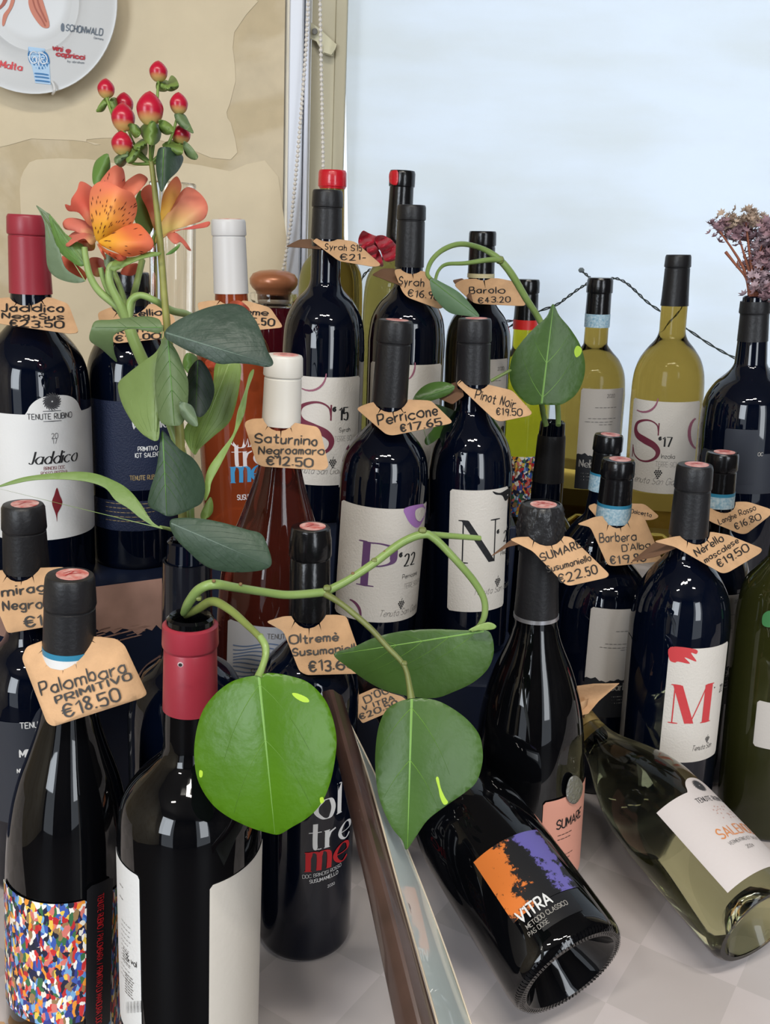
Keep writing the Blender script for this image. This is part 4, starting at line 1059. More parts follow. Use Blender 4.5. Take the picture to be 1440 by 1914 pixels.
# ================================================================ kraft price tags hung on the necks
class Tag:
    """card in a tilted plane through the neck, gently curved; outline measured in the photograph"""
    def __init__(s, label, B, vneck, poly, beta=50, gamma=0, rneck=None, curl=0, off=0, slits=5, back=None, hole=True, corner=7, name='price_tag'):
        h = B.h_of_v(vneck)
        b = math.radians(beta); r_ = rneck or B.r_at(h)
        lo, hi = h-.06, h+.06                                     # the card touches the front of the neck where the photograph shows it
        for _ in range(30):
            m_ = (lo+hi)/2
            if proj(B.pt(0, m_, r_+.0016))[1] > vneck: lo = m_
            else: hi = m_
        s.C = B.pt(0, lo, r_+.0016)
        s.n = Vector((math.sin(math.radians(gamma)), -math.sin(b), math.cos(b))).normalized()
        s.C = s.C + s.n*off; s.curl = curl; s.u0 = proj(s.C)[0]; s.v0 = vneck
        s.o = thing(name, label, 'price tag', tuple(s.C), 'handwritten price tags on bottle necks')
        outline = arcpoly(poly, corner)
        holes = []
        if hole:
            r = (rneck or B.r_at(h))+.0016; H = []
            for k in range(28):
                a = 2*math.pi*k/28; q = B.pt(a, 0, r); t = (s.C-q).dot(s.n)/B.A.dot(s.n); q = q+B.A*t
                uu, vv, _ = proj(q+B.A*0); H.append(Vector((uu, vv)))
            holes = [H]
            s.H = H
            cx = sum(p.x for p in H)/28; cy = sum(p.y for p in H)/28
            rn = random.Random(int(B.base.x*1e4))
            fr = sorted([p for p in H if p.y > cy], key=lambda p: p.x)
            if slits and len(fr) > 4:
                for k in range(slits):
                    i = int((k+.5)/slits*len(fr)); p = fr[min(i, len(fr)-1)]; d = (p-Vector((cx, cy)))
                    L = d.normalized()*rn.uniform(9, 17); nn = Vector((-d.y, d.x)).normalized()*1.5
                    holes.append([p-d*.08-nn, p+L, p-d*.08+nn])
        V, F = [], []
        if len(holes) > 1:                                        # weld spikes to the hole by testing them one by one
            Vf, Ff = fill2d_multi(outline, 14, holes)
        else: Vf, Ff = fill2d_multi(outline, 14, holes)
        s.card = mk('card', [s.pt(p.x, p.y) for p in Vf], Ff, kraft, s.o, solid=.0006, sharp=60)
        if back:
            bp, bb, bg = back
            b2 = math.radians(bb); n2 = Vector((math.sin(math.radians(bg)), -math.sin(b2), math.cos(b2))).normalized()
            Vf, Ff = fill2d(arcpoly(bp, 4), 14)
            V = []
            for p in Vf:
                r = ray(p.x, p.y); V.append(CAM+r*((s.C-CAM).dot(n2)/r.dot(n2)))
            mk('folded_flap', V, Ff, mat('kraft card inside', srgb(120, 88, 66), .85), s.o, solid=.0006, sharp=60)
    def pt(s, u, v, e=0):
        r = ray(u, v); d = (s.C-CAM).dot(s.n)/r.dot(s.n)
        x = (u-s.u0)/100; y = (v-s.v0)/100
        return CAM+r*(d+s.curl*(x*x*.5+y*y*.5)*.02-e)
    def write(s, rows, w=.13):
        V, F = [], []
        for st, a, b, cap in rows:
            cap *= .86; wpx = max(1.5, min(2.9, .115*cap+.5))*(w/.13)
            vv, ff, wd = ribbon_text(st, wpx/cap, 0, 0, .8, space=2.2)
            a = Vector(a); b = Vector(b); dx = (b-a)/wd; up = Vector((dx.y, -dx.x)).normalized()*cap
            o = len(V)
            for p in vv: q = a+dx*p.x+up*p.y; V.append(s.pt(q.x, q.y, .0012))
            F += [tuple(i+o for i in f) for f in ff]
        mk('handwriting', V, F, marker, s.o, smooth=False)
def fill2d_multi(outline, step, holes):
    pts = []; edges = []
    for loop in [outline]+list(holes):
        o = len(pts); n = len(loop); pts += [Vector((p[0], p[1])) for p in loop]; edges += [(o+i, o+(i+1) % n) for i in range(n)]
    xs = [p[0] for p in outline]; ys = [p[1] for p in outline]
    y = min(ys)+step*.5; r = 0
    while y < max(ys):
        x = min(xs)+step*(.5 if r % 2 else .1)
        while x < max(xs):
            if inside(x, y, outline) and not any(inside(x, y, h) for h in holes) and clear_of(x, y, outline, step*.35): pts.append(Vector((x, y)))
            x += step
        y += step*.87; r += 1
    V, E, F = delaunay_2d_cdt(pts, edges, [], 0, 1e-4)[:3]; keep = []
    for f in F:
        cx = sum(V[i][0] for i in f)/len(f); cy = sum(V[i][1] for i in f)/len(f)
        if inside(cx, cy, outline) and not any(inside(cx, cy, h) for h in holes): keep.append(tuple(f))
    return V, keep
t = Tag('kraft tag priced 18.50 hanging on the neck of the front left bottle', b_pal, 1247, [(41, 1230), (50, 1209), (100, 1190), (183, 1190), (217, 1194), (233, 1206), (276, 1298), (262, 1306), (100, 1358), (88, 1351)], 52, -4, curl=.5)
t.write([('Palombara', (78, 1300), (236, 1256), 28), ('PRIMITIVO', (106, 1315), (246, 1269), 15), ('€18.50', (120, 1342), (226, 1308), 28)])
t = Tag('kraft tag reading Negroamaro at the left edge, partly hidden by the front left bottle', b_mir, 1084, [(-60, 1075), (0, 1066), (60, 1062), (120, 1060), (145, 1080), (165, 1158), (14, 1184), (0, 1150)], 50, 0, curl=.3)
t.write([('mirag', (4, 1114), (84, 1105), 20), ('Negroam', (6, 1142), (116, 1132), 20), ('€12', (46, 1172), (98, 1165), 22)])
t = Tag('kraft tag priced 23.50 on the claret capsule bottle', b_jad, 571, [(-30, 560), (20, 556), (95, 556), (128, 568), (148, 622), (130, 624), (5, 606), (-20, 600)], 42, 4)
t.write([('Jaddico', (3, 582), (118, 583), 17), ('Neg+Sus', (4, 595), (118, 597), 12), ('€23.50', (18, 610), (118, 613), 15)])
t = Tag('kraft tag behind the flower stems on the midnight blue label bottle', b_vis, 590, [(182, 585), (205, 575), (290, 568), (325, 590), (335, 630), (215, 642), (190, 620)], 42, 2)
t.write([('Visellio', (222, 596), (302, 588), 14), ('PRIMITIVO', (208, 624), (306, 618), 12), ('€14.00', (216, 637), (300, 632), 12)])
t = Tag('kraft tag ending in 50 on the pale grey capsule rosé', b_ros, 570, [(368, 566), (392, 562), (460, 562), (505, 575), (530, 612), (470, 618), (380, 606)], 42, 4)
t.write([('Oltreme', (420, 584), (500, 590), 13), ('€15.50', (440, 603), (512, 610), 15)])
t = Tag('kraft tag priced 21 on the rearmost tall bottle by the window frame', b_s15, 452, [(582, 449), (590, 446), (640, 448), (664, 452), (714, 496), (700, 499), (634, 488)], 38, 4, back=([(534, 461), (560, 448), (584, 447), (602, 466)], 20, -35), slits=2)
t.write([('Syrah S15', (608, 466), (676, 470), 13), ('€21-', (636, 486), (684, 486), 13)], .1)
t = Tag('kraft tag priced 16.90 on the bottle behind the purple P bottle', b_syr, 512, [(736, 504), (760, 502), (796, 508), (806, 515), (833, 572), (822, 578), (762, 556), (752, 545)], 46, 6, back=([(695, 514), (715, 502), (738, 502), (752, 535)], 25, -30), slits=3)
t.write([('Syrah', (746, 532), (792, 536), 17), ('€16.90', (762, 552), (822, 562), 15)], .1)
t = Tag('kraft tag priced 43.20 on the bottle behind the N bottle', b_bao, 524, [(848, 532), (866, 522), (930, 520), (960, 526), (984, 570), (976, 572), (892, 568), (882, 564)], 42, 2, back=([(846, 524), (866, 520), (880, 545), (885, 566), (850, 530)], 25, -25), slits=3)
t.write([('Barolo', (878, 548), (944, 548), 14), ('€43.20', (894, 566), (954, 565), 12)], .1)
t = Tag('kraft tag priced 17.65 on the purple P bottle', b_per, 771, [(666, 764), (678, 758), (696, 752), (768, 747), (806, 749), (846, 788), (842, 792), (735, 814), (722, 812)], 42, 2, curl=.3)
t.write([('Perricone', (708, 794), (818, 775), 22), ('€17.65', (750, 807), (826, 794), 16)])
t = Tag('kraft tag priced 19.50 on the black N bottle', b_pin, 727, [(852, 716), (866, 708), (880, 712), (925, 722), (958, 730), (996, 772), (990, 777), (936, 788), (924, 784)], 44, 8, back=([(806, 738), (836, 720), (860, 712), (868, 740), (846, 756)], 20, -30), slits=3)
t.write([('Pinot Noir', (888, 744), (962, 764), 20), ('€19.50', (928, 776), (976, 777), 15)], .11)
t = Tag('kraft tag priced 12.50 on the white-capped rosé bottle', b_sat, 806, [(456, 790), (470, 783), (500, 782), (560, 792), (594, 798), (600, 808), (615, 872), (606, 879), (490, 872), (480, 866)], 50, 0, curl=.3)
t.write([('Saturnino', (477, 826), (592, 832), 20), ('Negroamaro', (484, 848), (606, 850), 17), ('€12.50', (498, 868), (584, 872), 18)])
t = Tag('kraft tag priced 13.60 on the black bottle behind the large round leaf', b_olt, 1175, [(497, 1162), (530, 1152), (630, 1149), (648, 1152), (682, 1250), (676, 1259), (574, 1262), (560, 1255), (530, 1180)], 54, 0, curl=.3)
t.write([('Oltremè', (542, 1202), (632, 1198), 18), ('Susumaniello', (548, 1226), (676, 1216), 16), ('€13.60', (578, 1255), (664, 1249), 22)])
t = Tag('kraft tag priced 22.50 on the crinkled black foil', b_sum, 1018, [(952, 1008), (968, 1004), (1050, 1002), (1068, 1004), (1140, 1074), (1134, 1080), (1066, 1095), (1056, 1092), (996, 1030)], 46, 6, rneck=.0205, curl=.4, back=([(918, 1040), (952, 1012), (972, 1003), (998, 1012), (950, 1022)], 10, -35))
t.write([('SUMARE', (1014, 1050), (1090, 1022), 17), ('Susumaniello', (1024, 1070), (1106, 1048), 14), ('€22.50', (1046, 1090), (1118, 1072), 19)], .11)
t = Tag('kraft tag priced 19.90 on the bottle with blue excise band', b_bar, 985, [(1078, 980), (1112, 966), (1180, 960), (1205, 968), (1238, 1046), (1230, 1050), (1148, 1058), (1136, 1056), (1104, 985)], 56, 2, curl=.3)
t.write([("Barbera", (1122, 1014), (1190, 1010), 19), ("D'Alba", (1164, 1030), (1216, 1024), 14), ('€19.90', (1142, 1055), (1208, 1048), 17)], .11)
t = Tag('kraft tag mostly hidden behind the 19.90 tag', b_ba2, 946, [(1098, 946), (1115, 940), (1205, 942), (1234, 966), (1220, 972), (1120, 972)], 30, 0, slits=0)
t.write([('Dolcetto', (1180, 958), (1218, 966), 8)], .09)
t = Tag('kraft tag priced 19.50 on the red M bottle', b_mas, 1013, [(1222, 1012), (1256, 1004), (1330, 994), (1362, 1000), (1426, 1026), (1422, 1034), (1362, 1070), (1350, 1072), (1262, 1022)], 40, 8, curl=.3, back=([(1180, 1050), (1222, 1016), (1256, 1004), (1270, 1022), (1228, 1040)], 5, -30))
t.write([('Nerello', (1304, 1040), (1354, 1010), 17), ('mascalese', (1320, 1052), (1382, 1014), 13), ('€19.50', (1346, 1062), (1402, 1028), 17)], .11)
t = Tag('kraft tag priced 16.80 below the light blue band at the right', b_lan, 956, [(1318, 962), (1330, 948), (1378, 938), (1398, 938), (1442, 952), (1442, 962), (1396, 998), (1384, 998), (1326, 974)], 36, 4, slits=0)
t.write([('Langhe Rosso', (1346, 980), (1414, 952), 12), ('€16.80', (1376, 990), (1424, 970), 14)], .1)
t = Tag('kraft tag priced 20.50 on the lying sparkling wine bottle', b_vit, 1300, [(668, 1300), (700, 1286), (752, 1302), (764, 1312), (716, 1336), (678, 1352), (662, 1330)], 55, 0, hole=False, off=.025, corner=3)
t.write([("D'OC", (684, 1314), (728, 1294), 15), ('V ITRA', (680, 1328), (738, 1308), 10), ('€20.50', (674, 1345), (744, 1318), 12)], .11)
# curled cone of card round the neck of the lying white wine bottle
n0 = P(1088, 1335, .93); tip = P(1158, 1279, .90)
V, F = [], []
pts = [(1066, 1284), (1110, 1278), (1158, 1277), (1120, 1310), (1100, 1334), (1084, 1338), (1070, 1320)]
Vf, Ff = fill2d([Vector(p) for p in pts], 9)
cn = thing('price_tag', 'curled blank kraft tag like a cone at the neck of the lying white wine bottle', 'price tag', tuple(n0), 'handwritten price tags on bottle necks')
mk('card', [P(p.x, p.y, .905+.00012*abs(p.x-1085)+.012*math.sin((p.y-1278)/60*math.pi)) for p in Vf], Ff, kraft, cn, solid=.0007, sharp=60)
mk('folded_flap', [P(1088, 1312, .90), P(1100, 1306, .912), P(1092, 1342, .925), P(1080, 1338, .915), P(1073, 1320, .905)], [(0, 1, 2), (0, 2, 3), (0, 3, 4)], kraft, cn, solid=.0007)
# ================================================================ leaves, vines and flowers
def leaf_surface(outline, depth, rib, fold=0, step=14, wave=0, closed_n=5, bow=0, smooth_outline=True):
    """outline in picture points; depth=(d0,u0,v0,gu,gv); rib=(base,tip) points; fold: lift away from the rib; bow: arch along the rib"""
    ol = cat([Vector(p) for p in outline], closed_n, True) if smooth_outline else [Vector(p) for p in outline]
    V, F = fill2d(ol, step)
    d0, u0, v0, gu, gv = depth
    a = Vector(rib[0]); b = Vector(rib[1]); ax = (b-a); L = ax.length; ax.normalize(); nn = Vector((-ax.y, ax.x))
    def D(x, y):
        q = Vector((x, y))-a; t = q.dot(ax)/L; s = q.dot(nn)/L
        return d0+gu*(x-u0)+gv*(y-v0)+fold*abs(s)**1.5+bow*(t-.5)**2+wave*math.sin(t*9+(1 if s > 0 else 2.2))*abs(s)
    return V, F, D
def leaf(parent, outline, depth, rib, m, fold=.03, step=14, wave=0, bow=0, veins=5, vein_m=None, vw=2.2, name='leaf', spots=(), thick=.0006, label=None, vspread=.8, ribs=0):
    V, F, D = leaf_surface(outline, depth, rib, fold, step, wave, bow=bow)
    o = mk(name, [P(p.x, p.y, D(p.x, p.y)) for p in V], F, m, parent, solid=thick, sharp=80)
    a = Vector(rib[0]); b = Vector(rib[1]); ax = b-a; L = ax.length; ax.normalize(); nn = Vector((-ax.y, ax.x))
    if ribs:
        vein_m = vein_m or mat('soft leaf rib', srgb(128, 150, 92), .5)
    if vein_m and len(rib) > 0:
        ol = cat([Vector(p) for p in outline], 4, True); VV, FF = [], []
        def strip(pts, w):
            n = len(pts); o_ = len(VV)
            for i, p in enumerate(pts):
                t = (pts[min(i+1, n-1)]-pts[max(i-1, 0)]).normalized(); q = Vector((-t.y, t.x)); ww = w*(1-.8*i/(n-1))
                for sg in (1, 0, -1): r_ = p+q*ww*sg*.5; VV.append(P(r_.x, r_.y, D(r_.x, r_.y)-.0004-(.0002 if sg == 0 else 0)))
            for i in range(n-1):
                for k in (0, 1): FF.append((o_+3*i+k, o_+3*i+k+1, o_+3*i+k+4, o_+3*i+k+3))
        strip([a+ax*L*k/12 for k in range(13)], vw)
        for k in range(ribs):                                     # long ribs that follow the outline
            f = (k+1)/(ribs+1)*2-1
            if abs(f) < .05: continue
            pts = []
            for j in range(1, 16):
                q = a+ax*L*j/16; e = 0
                while inside((q+nn*math.copysign(e+3, f)).x, (q+nn*math.copysign(e+3, f)).y, ol) and e < L: e += 3
                if inside(q.x, q.y, ol): pts.append(q+nn*e*f)
            if len(pts) > 3: strip(pts, vw*.5)
        for i in range(veins):
            t0 = .06+.7*i/max(1, veins)
            for sg in (1, -1):
                s0 = a+ax*L*t0; pts = []
                for k in range(9):
                    x = k/8; p = s0+ax*L*(.34*x+.1*x*x)+nn*sg*L*vspread*(.42*x-.08*x*x)*(1-.25*t0)
                    if not inside(p.x, p.y, ol): break
                    pts.append(p)
                if len(pts) > 2: strip(pts, vw*.3)
        mk('vein', VV, FF, vein_m, o, sharp=80)['kind'] = 'stuff'
    if spots:
        VV, FF = [], []
        for sp in spots:
            vv, ff = fill2d(blob(sp, 3), 4); o_ = len(VV); VV += [P(p.x, p.y, D(p.x, p.y)-.0005) for p in vv]; FF += [tuple(i+o_ for i in f) for f in ff]
        mk('variegation', VV, FF, mat('lime variegation', srgb(165, 200, 50), .45), o, smooth=False)['kind'] = 'stuff'
    return o
def leafmat(n, c, rough=.38, tr=.2, c2=None, bump=.3, bs=90):
    return mat(n, srgb(*c), rough, noise=.12, nscale=22, transl=tr, col2=srgb(*c2) if c2 else None, bump=bump, bscale=bs)
pothos = leafmat('bright pothos leaf', (74, 118, 12), .33, .25, (88, 136, 24))
pothos2 = leafmat('deep pothos leaf', (66, 98, 42), .36, .2, (78, 112, 50))
pothos3 = leafmat('shaded pothos leaf', (62, 92, 38), .36, .2, (78, 112, 50))
veinm = mat('pale vein', srgb(110, 152, 66), .4)
vein_d = mat('dark vein', srgb(80, 122, 52), .4)
stemm = leafmat('vine stem', (118, 144, 76), .35, .08, (146, 170, 100))
stem_b = leafmat('brown green stem', (92, 92, 52), .45, 0, (124, 140, 70))
def stem(parent, pts, rad, m, name='stem', n=6):
    """pts: (u, v, d); rad in picture pixels (list or number)"""
    pp = cat([Vector(p) for p in pts], n); N = len(pp)
    rr = rad if isinstance(rad, (list, tuple)) else [rad, rad]
    R = []
    for i, p in enumerate(pp):
        x = i/(N-1)*(len(rr)-1); k = min(int(x), len(rr)-2); R.append((rr[k]+(rr[k+1]-rr[k])*(x-k))*p.z/FPX)
    V, F = tube_vf([P(p.x, p.y, p.z) for p in pp], R, 10); return mk(name, V, F, m, parent, sharp=80)
def node(parent, u, v, d, r, m, name='node'):
    c = P(u, v, d); V, F = tube_vf([c+RT*x*r*d/FPX for x in (-1, -.7, 0, .7, 1)], [r*d/FPX*k for k in (.2, .8, 1, .8, .2)], 8); return mk(name, V, F, m, parent)

# --- trailing vine in the claret capsule bottle
v1 = thing('trailing_vine', 'trailing green vine with three big leaves growing from the claret capsule bottle', 'plant', tuple(P(352, 1150, .566)))
stem(v1, [(344, 1146, .572), (352, 1128, .560), (372, 1102, .550), (400, 1092, .548), (440, 1098, .560), (490, 1106, .575), (540, 1112, .585), (605, 1107, .595)], [7, 9, 9.5, 9.5, 8.5, 8, 8, 8], stemm)
stem(v1, [(605, 1108, .595), (650, 1085, .600), (700, 1052, .605), (750, 1015, .612), (790, 999, .615), (812, 1006, .617), (850, 1044, .622), (886, 1086, .630), (905, 1120, .635), (906, 1150, .64), (896, 1170, .645), (882, 1178, .647)], [8.5, 7.5, 8, 8, 8, 7.5, 7, 7, 6.5, 6, 5, 4], stemm)
stem(v1, [(790, 998, .616), (820, 1000, .622), (860, 1003, .63), (898, 1006, .637)], [6, 6, 5.5, 5], stemm)
stem(v1, [(605, 1108, .595), (640, 1130, .590), (690, 1172, .585), (725, 1210, .58), (750, 1236, .577), (760, 1255, .575), (766, 1285, .572), (769, 1306, .570)], [7, 6, 6, 5.5, 5, 5, 6, 8], stem_b)
stem(v1, [(345, 1152, .578), (370, 1138, .560), (398, 1124, .545), (430, 1140, .535), (462, 1168, .525), (486, 1192, .518), (496, 1212, .514), (493, 1240, .510), (482, 1262, .506)], [6, 8, 8.5, 8, 7, 6.5, 6.5, 6, 6], stem_b)
stem(v1, [(487, 1190, .517), (496, 1206, .514), (497, 1225, .512), (490, 1248, .508), (483, 1266, .505)], [6, 7, 6.5, 6.5, 8], stemm)
for u, v, d in ((372, 1118, .553), (612, 1100, .594), (790, 992, .614), (700, 1048, .604), (756, 1240, .576), (487, 1189, .518)): node(v1, u, v, d, 8 if u in (612, 790) else 6, stem_b)
# brown scars along the stem
for u, v, d in ((400, 1086, .545), (450, 1092, .56), (660, 1072, .6), (720, 1032, .607)):
    node(v1, u, v, d, 3.5, mat('brown scar', srgb(120, 92, 60), .7), 'scar')
leaf(v1, [(484, 1262), (458, 1266), (430, 1276), (400, 1300), (378, 1332), (366, 1376), (364, 1420), (372, 1462), (395, 1500), (425, 1525), (465, 1545), (500, 1556), (522, 1559), (545, 1546), (575, 1528), (600, 1502), (618, 1460), (628, 1405), (628, 1370), (618, 1330), (602, 1300), (575, 1275), (540, 1263), (505, 1258)],
     (.50, 484, 1262, 0, .00000), ((484, 1262), (514, 1558)), pothos, .030, 16, bow=.02, vein_m=veinm, vw=5, veins=2,
     spots=([(546, 1296), (556, 1296), (574, 1304), (578, 1312), (566, 1312), (552, 1304)], [(598, 1492), (604, 1490), (606, 1498), (600, 1502)], [(373, 1440), (379, 1442), (378, 1452), (373, 1452)]))
leaf(v1, [(770, 1306), (745, 1312), (722, 1328), (708, 1360), (702, 1410), (704, 1460), (712, 1500), (732, 1545), (752, 1570), (760, 1588), (776, 1566), (800, 1532), (835, 1505), (868, 1482), (890, 1462), (901, 1430), (902, 1400), (894, 1370), (868, 1340), (830, 1315), (800, 1306)],
     (.565, 770, 1306, -.00002, -.00003), ((770, 1306), (762, 1586)), pothos2, .03, 15, bow=.015, vein_m=veinm, vw=5, veins=2,
     spots=([(815, 1455), (820, 1453), (824, 1472), (832, 1490), (838, 1500), (830, 1504), (823, 1490), (820, 1474)],))
leaf(v1, [(624, 1223), (660, 1210), (700, 1192), (750, 1180), (810, 1176), (870, 1178), (908, 1178), (920, 1190), (923, 1220), (912, 1250), (885, 1275), (850, 1292), (815, 1304), (770, 1302), (720, 1290), (685, 1272), (655, 1250)],
     (.648, 900, 1178, .00002, .0), ((905, 1180), (626, 1224)), pothos3, .03, 15, bow=.01, vein_m=veinm, vw=3.5, veins=4, vspread=.55)
leaf(v1, [(876, 1178), (895, 1168), (915, 1163), (928, 1170), (922, 1176), (900, 1178)], (.64, 890, 1172, 0, 0), ((880, 1177), (926, 1170)), stemm, .0, 8, name='sheath')
# --- vine in the black bottle at the right
v2 = thing('trailing_vine', 'arching vine with upright heart-shaped leaf in the black vase bottle at the right', 'plant', tuple(P(1034, 790, 1.15)))
stem(v2, [(1021, 795, 1.16), (1016, 775, 1.15), (1012, 750, 1.12), (1014, 720, 1.11)], [5.5, 5, 4.5, 3], stemm)
stem(v2, [(1044, 795, 1.15), (1044, 780, 1.155), (1043, 760, 1.16), (1040, 720, 1.165), (1030, 650, 1.17), (1010, 600, 1.16), (985, 560, 1.14), (955, 510, 1.12), (930, 482, 1.11), (900, 464, 1.10), (862, 456, 1.08), (830, 466, 1.07), (808, 486, 1.06), (799, 510, 1.05), (806, 522, 1.045)], [5, 5, 5, 5, 5.5, 6, 6.5, 7, 6.5, 5, 5, 5, 4.5, 4, 4], stemm)
stem(v2, [(934, 486, 1.108), (912, 486, 1.10), (870, 492, 1.09), (835, 494, 1.08), (820, 506, 1.07), (814, 524, 1.06)], [5, 5, 4, 3.5, 3, 3], stemm)
stem(v2, [(918, 712, 1.10), (940, 700, 1.10), (965, 690, 1.105), (1000, 700, 1.13), (1018, 770, 1.15)], 3, stemm)
node(v2, 935, 486, 1.11, 8, stem_b)
leaf(v2, [(1012, 756), (990, 756), (968, 738), (955, 715), (953, 690), (960, 662), (978, 636), (1000, 612), (1022, 592), (1034, 568), (1046, 590), (1066, 614), (1085, 645), (1094, 680), (1090, 712), (1076, 738), (1052, 755), (1030, 757)],
     (1.10, 1012, 750, 0, .0001), ((1013, 754), (1035, 570)), pothos3, .03, 12, vein_m=veinm, vw=4, veins=2,
     spots=([(1075, 652), (1080, 646), (1088, 652), (1086, 662), (1078, 668), (1074, 660)],))
leaf(v2, [(806, 520), (830, 530), (860, 548), (885, 575), (896, 592), (870, 590), (840, 584), (815, 560), (806, 540)], (1.04, 806, 525, .0001, 0), ((807, 524), (893, 591)), leafmat('pale underside leaf', (102, 132, 98), .4), .05, 9, vein_m=vein_d, veins=0)
leaf(v2, [(850, 722), (830, 714), (805, 716), (785, 728), (772, 748), (790, 752), (820, 745), (842, 735)], (.99, 800, 730, 0, 0), ((850, 722), (774, 748)), pothos3, .05, 9, vein_m=vein_d, veins=0)
leaf(v2, [(775, 750), (800, 752), (830, 760), (852, 772), (845, 800), (826, 815), (800, 832), (795, 820), (812, 795), (790, 770)], (1.0, 800, 780, 0, 0), ((778, 751), (800, 830)), pothos3, .05, 9, vein_m=vein_d, veins=0)

# --- red berry sprig (upright woody stem) in the vase bottle
dkleaf = leafmat('dark ribbed leaf', (42, 58, 48), .45, .06, (70, 86, 74), .9, 70)
dkleaf2 = leafmat('dark green leaf', (46, 66, 50), .48, .06, (58, 78, 60), .6, 80)
midleaf = leafmat('mid green leaf', (86, 106, 68), .45, .12, (102, 122, 80))
litleaf = leafmat('fresh light leaf', (114, 142, 68), .42, .25, (132, 158, 84))
greyleaf = leafmat('grey green leaf', (96, 116, 88), .45, .12, (114, 132, 102))
sp = thing('berry_sprig', 'tall sprig of red berries with dark ribbed leaves in the black vase bottle', 'flower', tuple(P(346, 1005, .69)))
woody = mat('olive woody stem', srgb(134, 134, 70), .5, noise=.2, nscale=60)
stem(sp, [(346, 1030, .70), (341, 960, .69), (338, 880, .685), (335, 800, .68), (318, 660, .672), (308, 560, .668), (300, 460, .664), (292, 380, .66), (284, 310, .655), (279, 300, .654)], [8, 8, 8, 9, 7.5, 6.5, 6.5, 5.5, 5, 4.5], woody)
twig = mat('green twig', srgb(110, 134, 60), .5)
berries = [(296, 134, 17, 19, .655), (198, 166, 16, 18, .66), (232, 194, 17, 20, .675), (230, 220, 22, 26, .648), (280, 204, 25, 31, .64), (334, 194, 17, 20, .65), (338, 252, 18, 17, .66), (228, 268, 20, 22, .65)]
for (u, v, ru, rv, d) in berries:
    q = [(282, 306, .655), ((u+282)/2+(u-282)*.15, (v+ru+306)/2+8, (d+.655)/2), (u, v+rv*.8, d)]
    stem(sp, q, [3.4, 2.6, 2.6], twig, 'twig')
bmat = vcol_mat('berry skin', .28, .05)
for (u, v, ru, rv, d) in berries:
    c = P(u, v, d); k = d/FPX; V, F, C = [], [], []; n, mseg = 12, 14
    for j in range(n+1):
        t = j/n; z = -1+2*t; r = math.sqrt(max(0, 1-z*z))*(1-.35*max(0, z)**1.5); zz = z*(1.0 if z < 0 else 1.05)+(.06 if j == n else 0)
        for i in range(mseg):
            a = 2*math.pi*i/mseg; lobes = 1+.035*math.cos(3*a)
            V.append(c+(RT*math.cos(a)*r*ru*lobes*k)+UPV*zz*rv*k-FW*math.sin(a)*r*ru*lobes*k)
            m_ = max(0, min(1, (z+.95)/.6)); A = Vector(srgb(222, 196, 118)[:3]); B_ = Vector(srgb(176, 22, 50)[:3]); q = A.lerp(B_, m_); C.append((q.x, q.y, q.z, 1))
    for j in range(n):
        for i in range(mseg): F.append((j*mseg+i, j*mseg+(i+1) % mseg, (j+1)*mseg+(i+1) % mseg, (j+1)*mseg+i))
    mk('berry', V, F, bmat, sp, cols=C, sharp=80)
def lf(parent, pts, d, rib, m, fold=.04, veins=0, vm=None, **k): return leaf(parent, pts, (d, rib[0][0], rib[0][1], k.pop('gu', 0), k.pop('gv', 0)), rib, m, fold, k.pop('step', 9), vein_m=vm, veins=veins, **k)
olv = leafmat('olive sepal', (100, 128, 58), .45, .15, (118, 142, 70))
for pts, d, rib in (
    ([(180, 208), (186, 196), (196, 184), (204, 182), (200, 196), (192, 208)], .658, ((204, 184), (181, 208))), ([(206, 186), (214, 182), (222, 190), (216, 208), (208, 210), (203, 198)], .655, ((208, 184), (212, 208))),
    ([(294, 154), (310, 150), (318, 158), (312, 170), (298, 170), (292, 164)], .652, ((294, 156), (314, 166))), ([(312, 160), (320, 142), (330, 148), (334, 162), (322, 170), (310, 168)], .65, ((312, 166), (332, 160))),
    ([(326, 214), (344, 214), (354, 230), (362, 248), (350, 244), (334, 232)], .645, ((330, 216), (360, 248))), ([(262, 240), (284, 226), (300, 240), (298, 262), (284, 272), (270, 262)], .635, ((284, 232), (280, 270))),
    ([(298, 224), (316, 230), (326, 244), (314, 252), (300, 244)], .634, ((298, 226), (322, 246))), ([(240, 232), (256, 234), (264, 248), (254, 258), (244, 246)], .64, ((244, 232), (260, 254))),
    ([(214, 296), (228, 286), (240, 284), (236, 304), (226, 312), (216, 306)], .645, ((240, 286), (218, 304))), ([(236, 300), (244, 284), (262, 278), (256, 296), (244, 306)], .642, ((260, 280), (240, 302))), ([(250, 274), (268, 260), (276, 274), (272, 292), (258, 286)], .638, ((254, 278), (272, 268))),
    ([(304, 270), (322, 262), (340, 264), (342, 286), (330, 290), (314, 282)], .648, ((306, 272), (340, 284))), ([(344, 264), (356, 272), (370, 292), (364, 299), (350, 292), (344, 280)], .645, ((345, 266), (368, 297)))):
    lf(sp, pts, d, rib, olv if d != .645 else midleaf, .06, name='sepal')
lf(sp, [(294, 288), (300, 276), (318, 276), (338, 288), (342, 300), (332, 320), (316, 336), (302, 358), (296, 340), (292, 312)], .645, ((306, 278), (303, 357)), dkleaf2, .06, 0, vein_d)
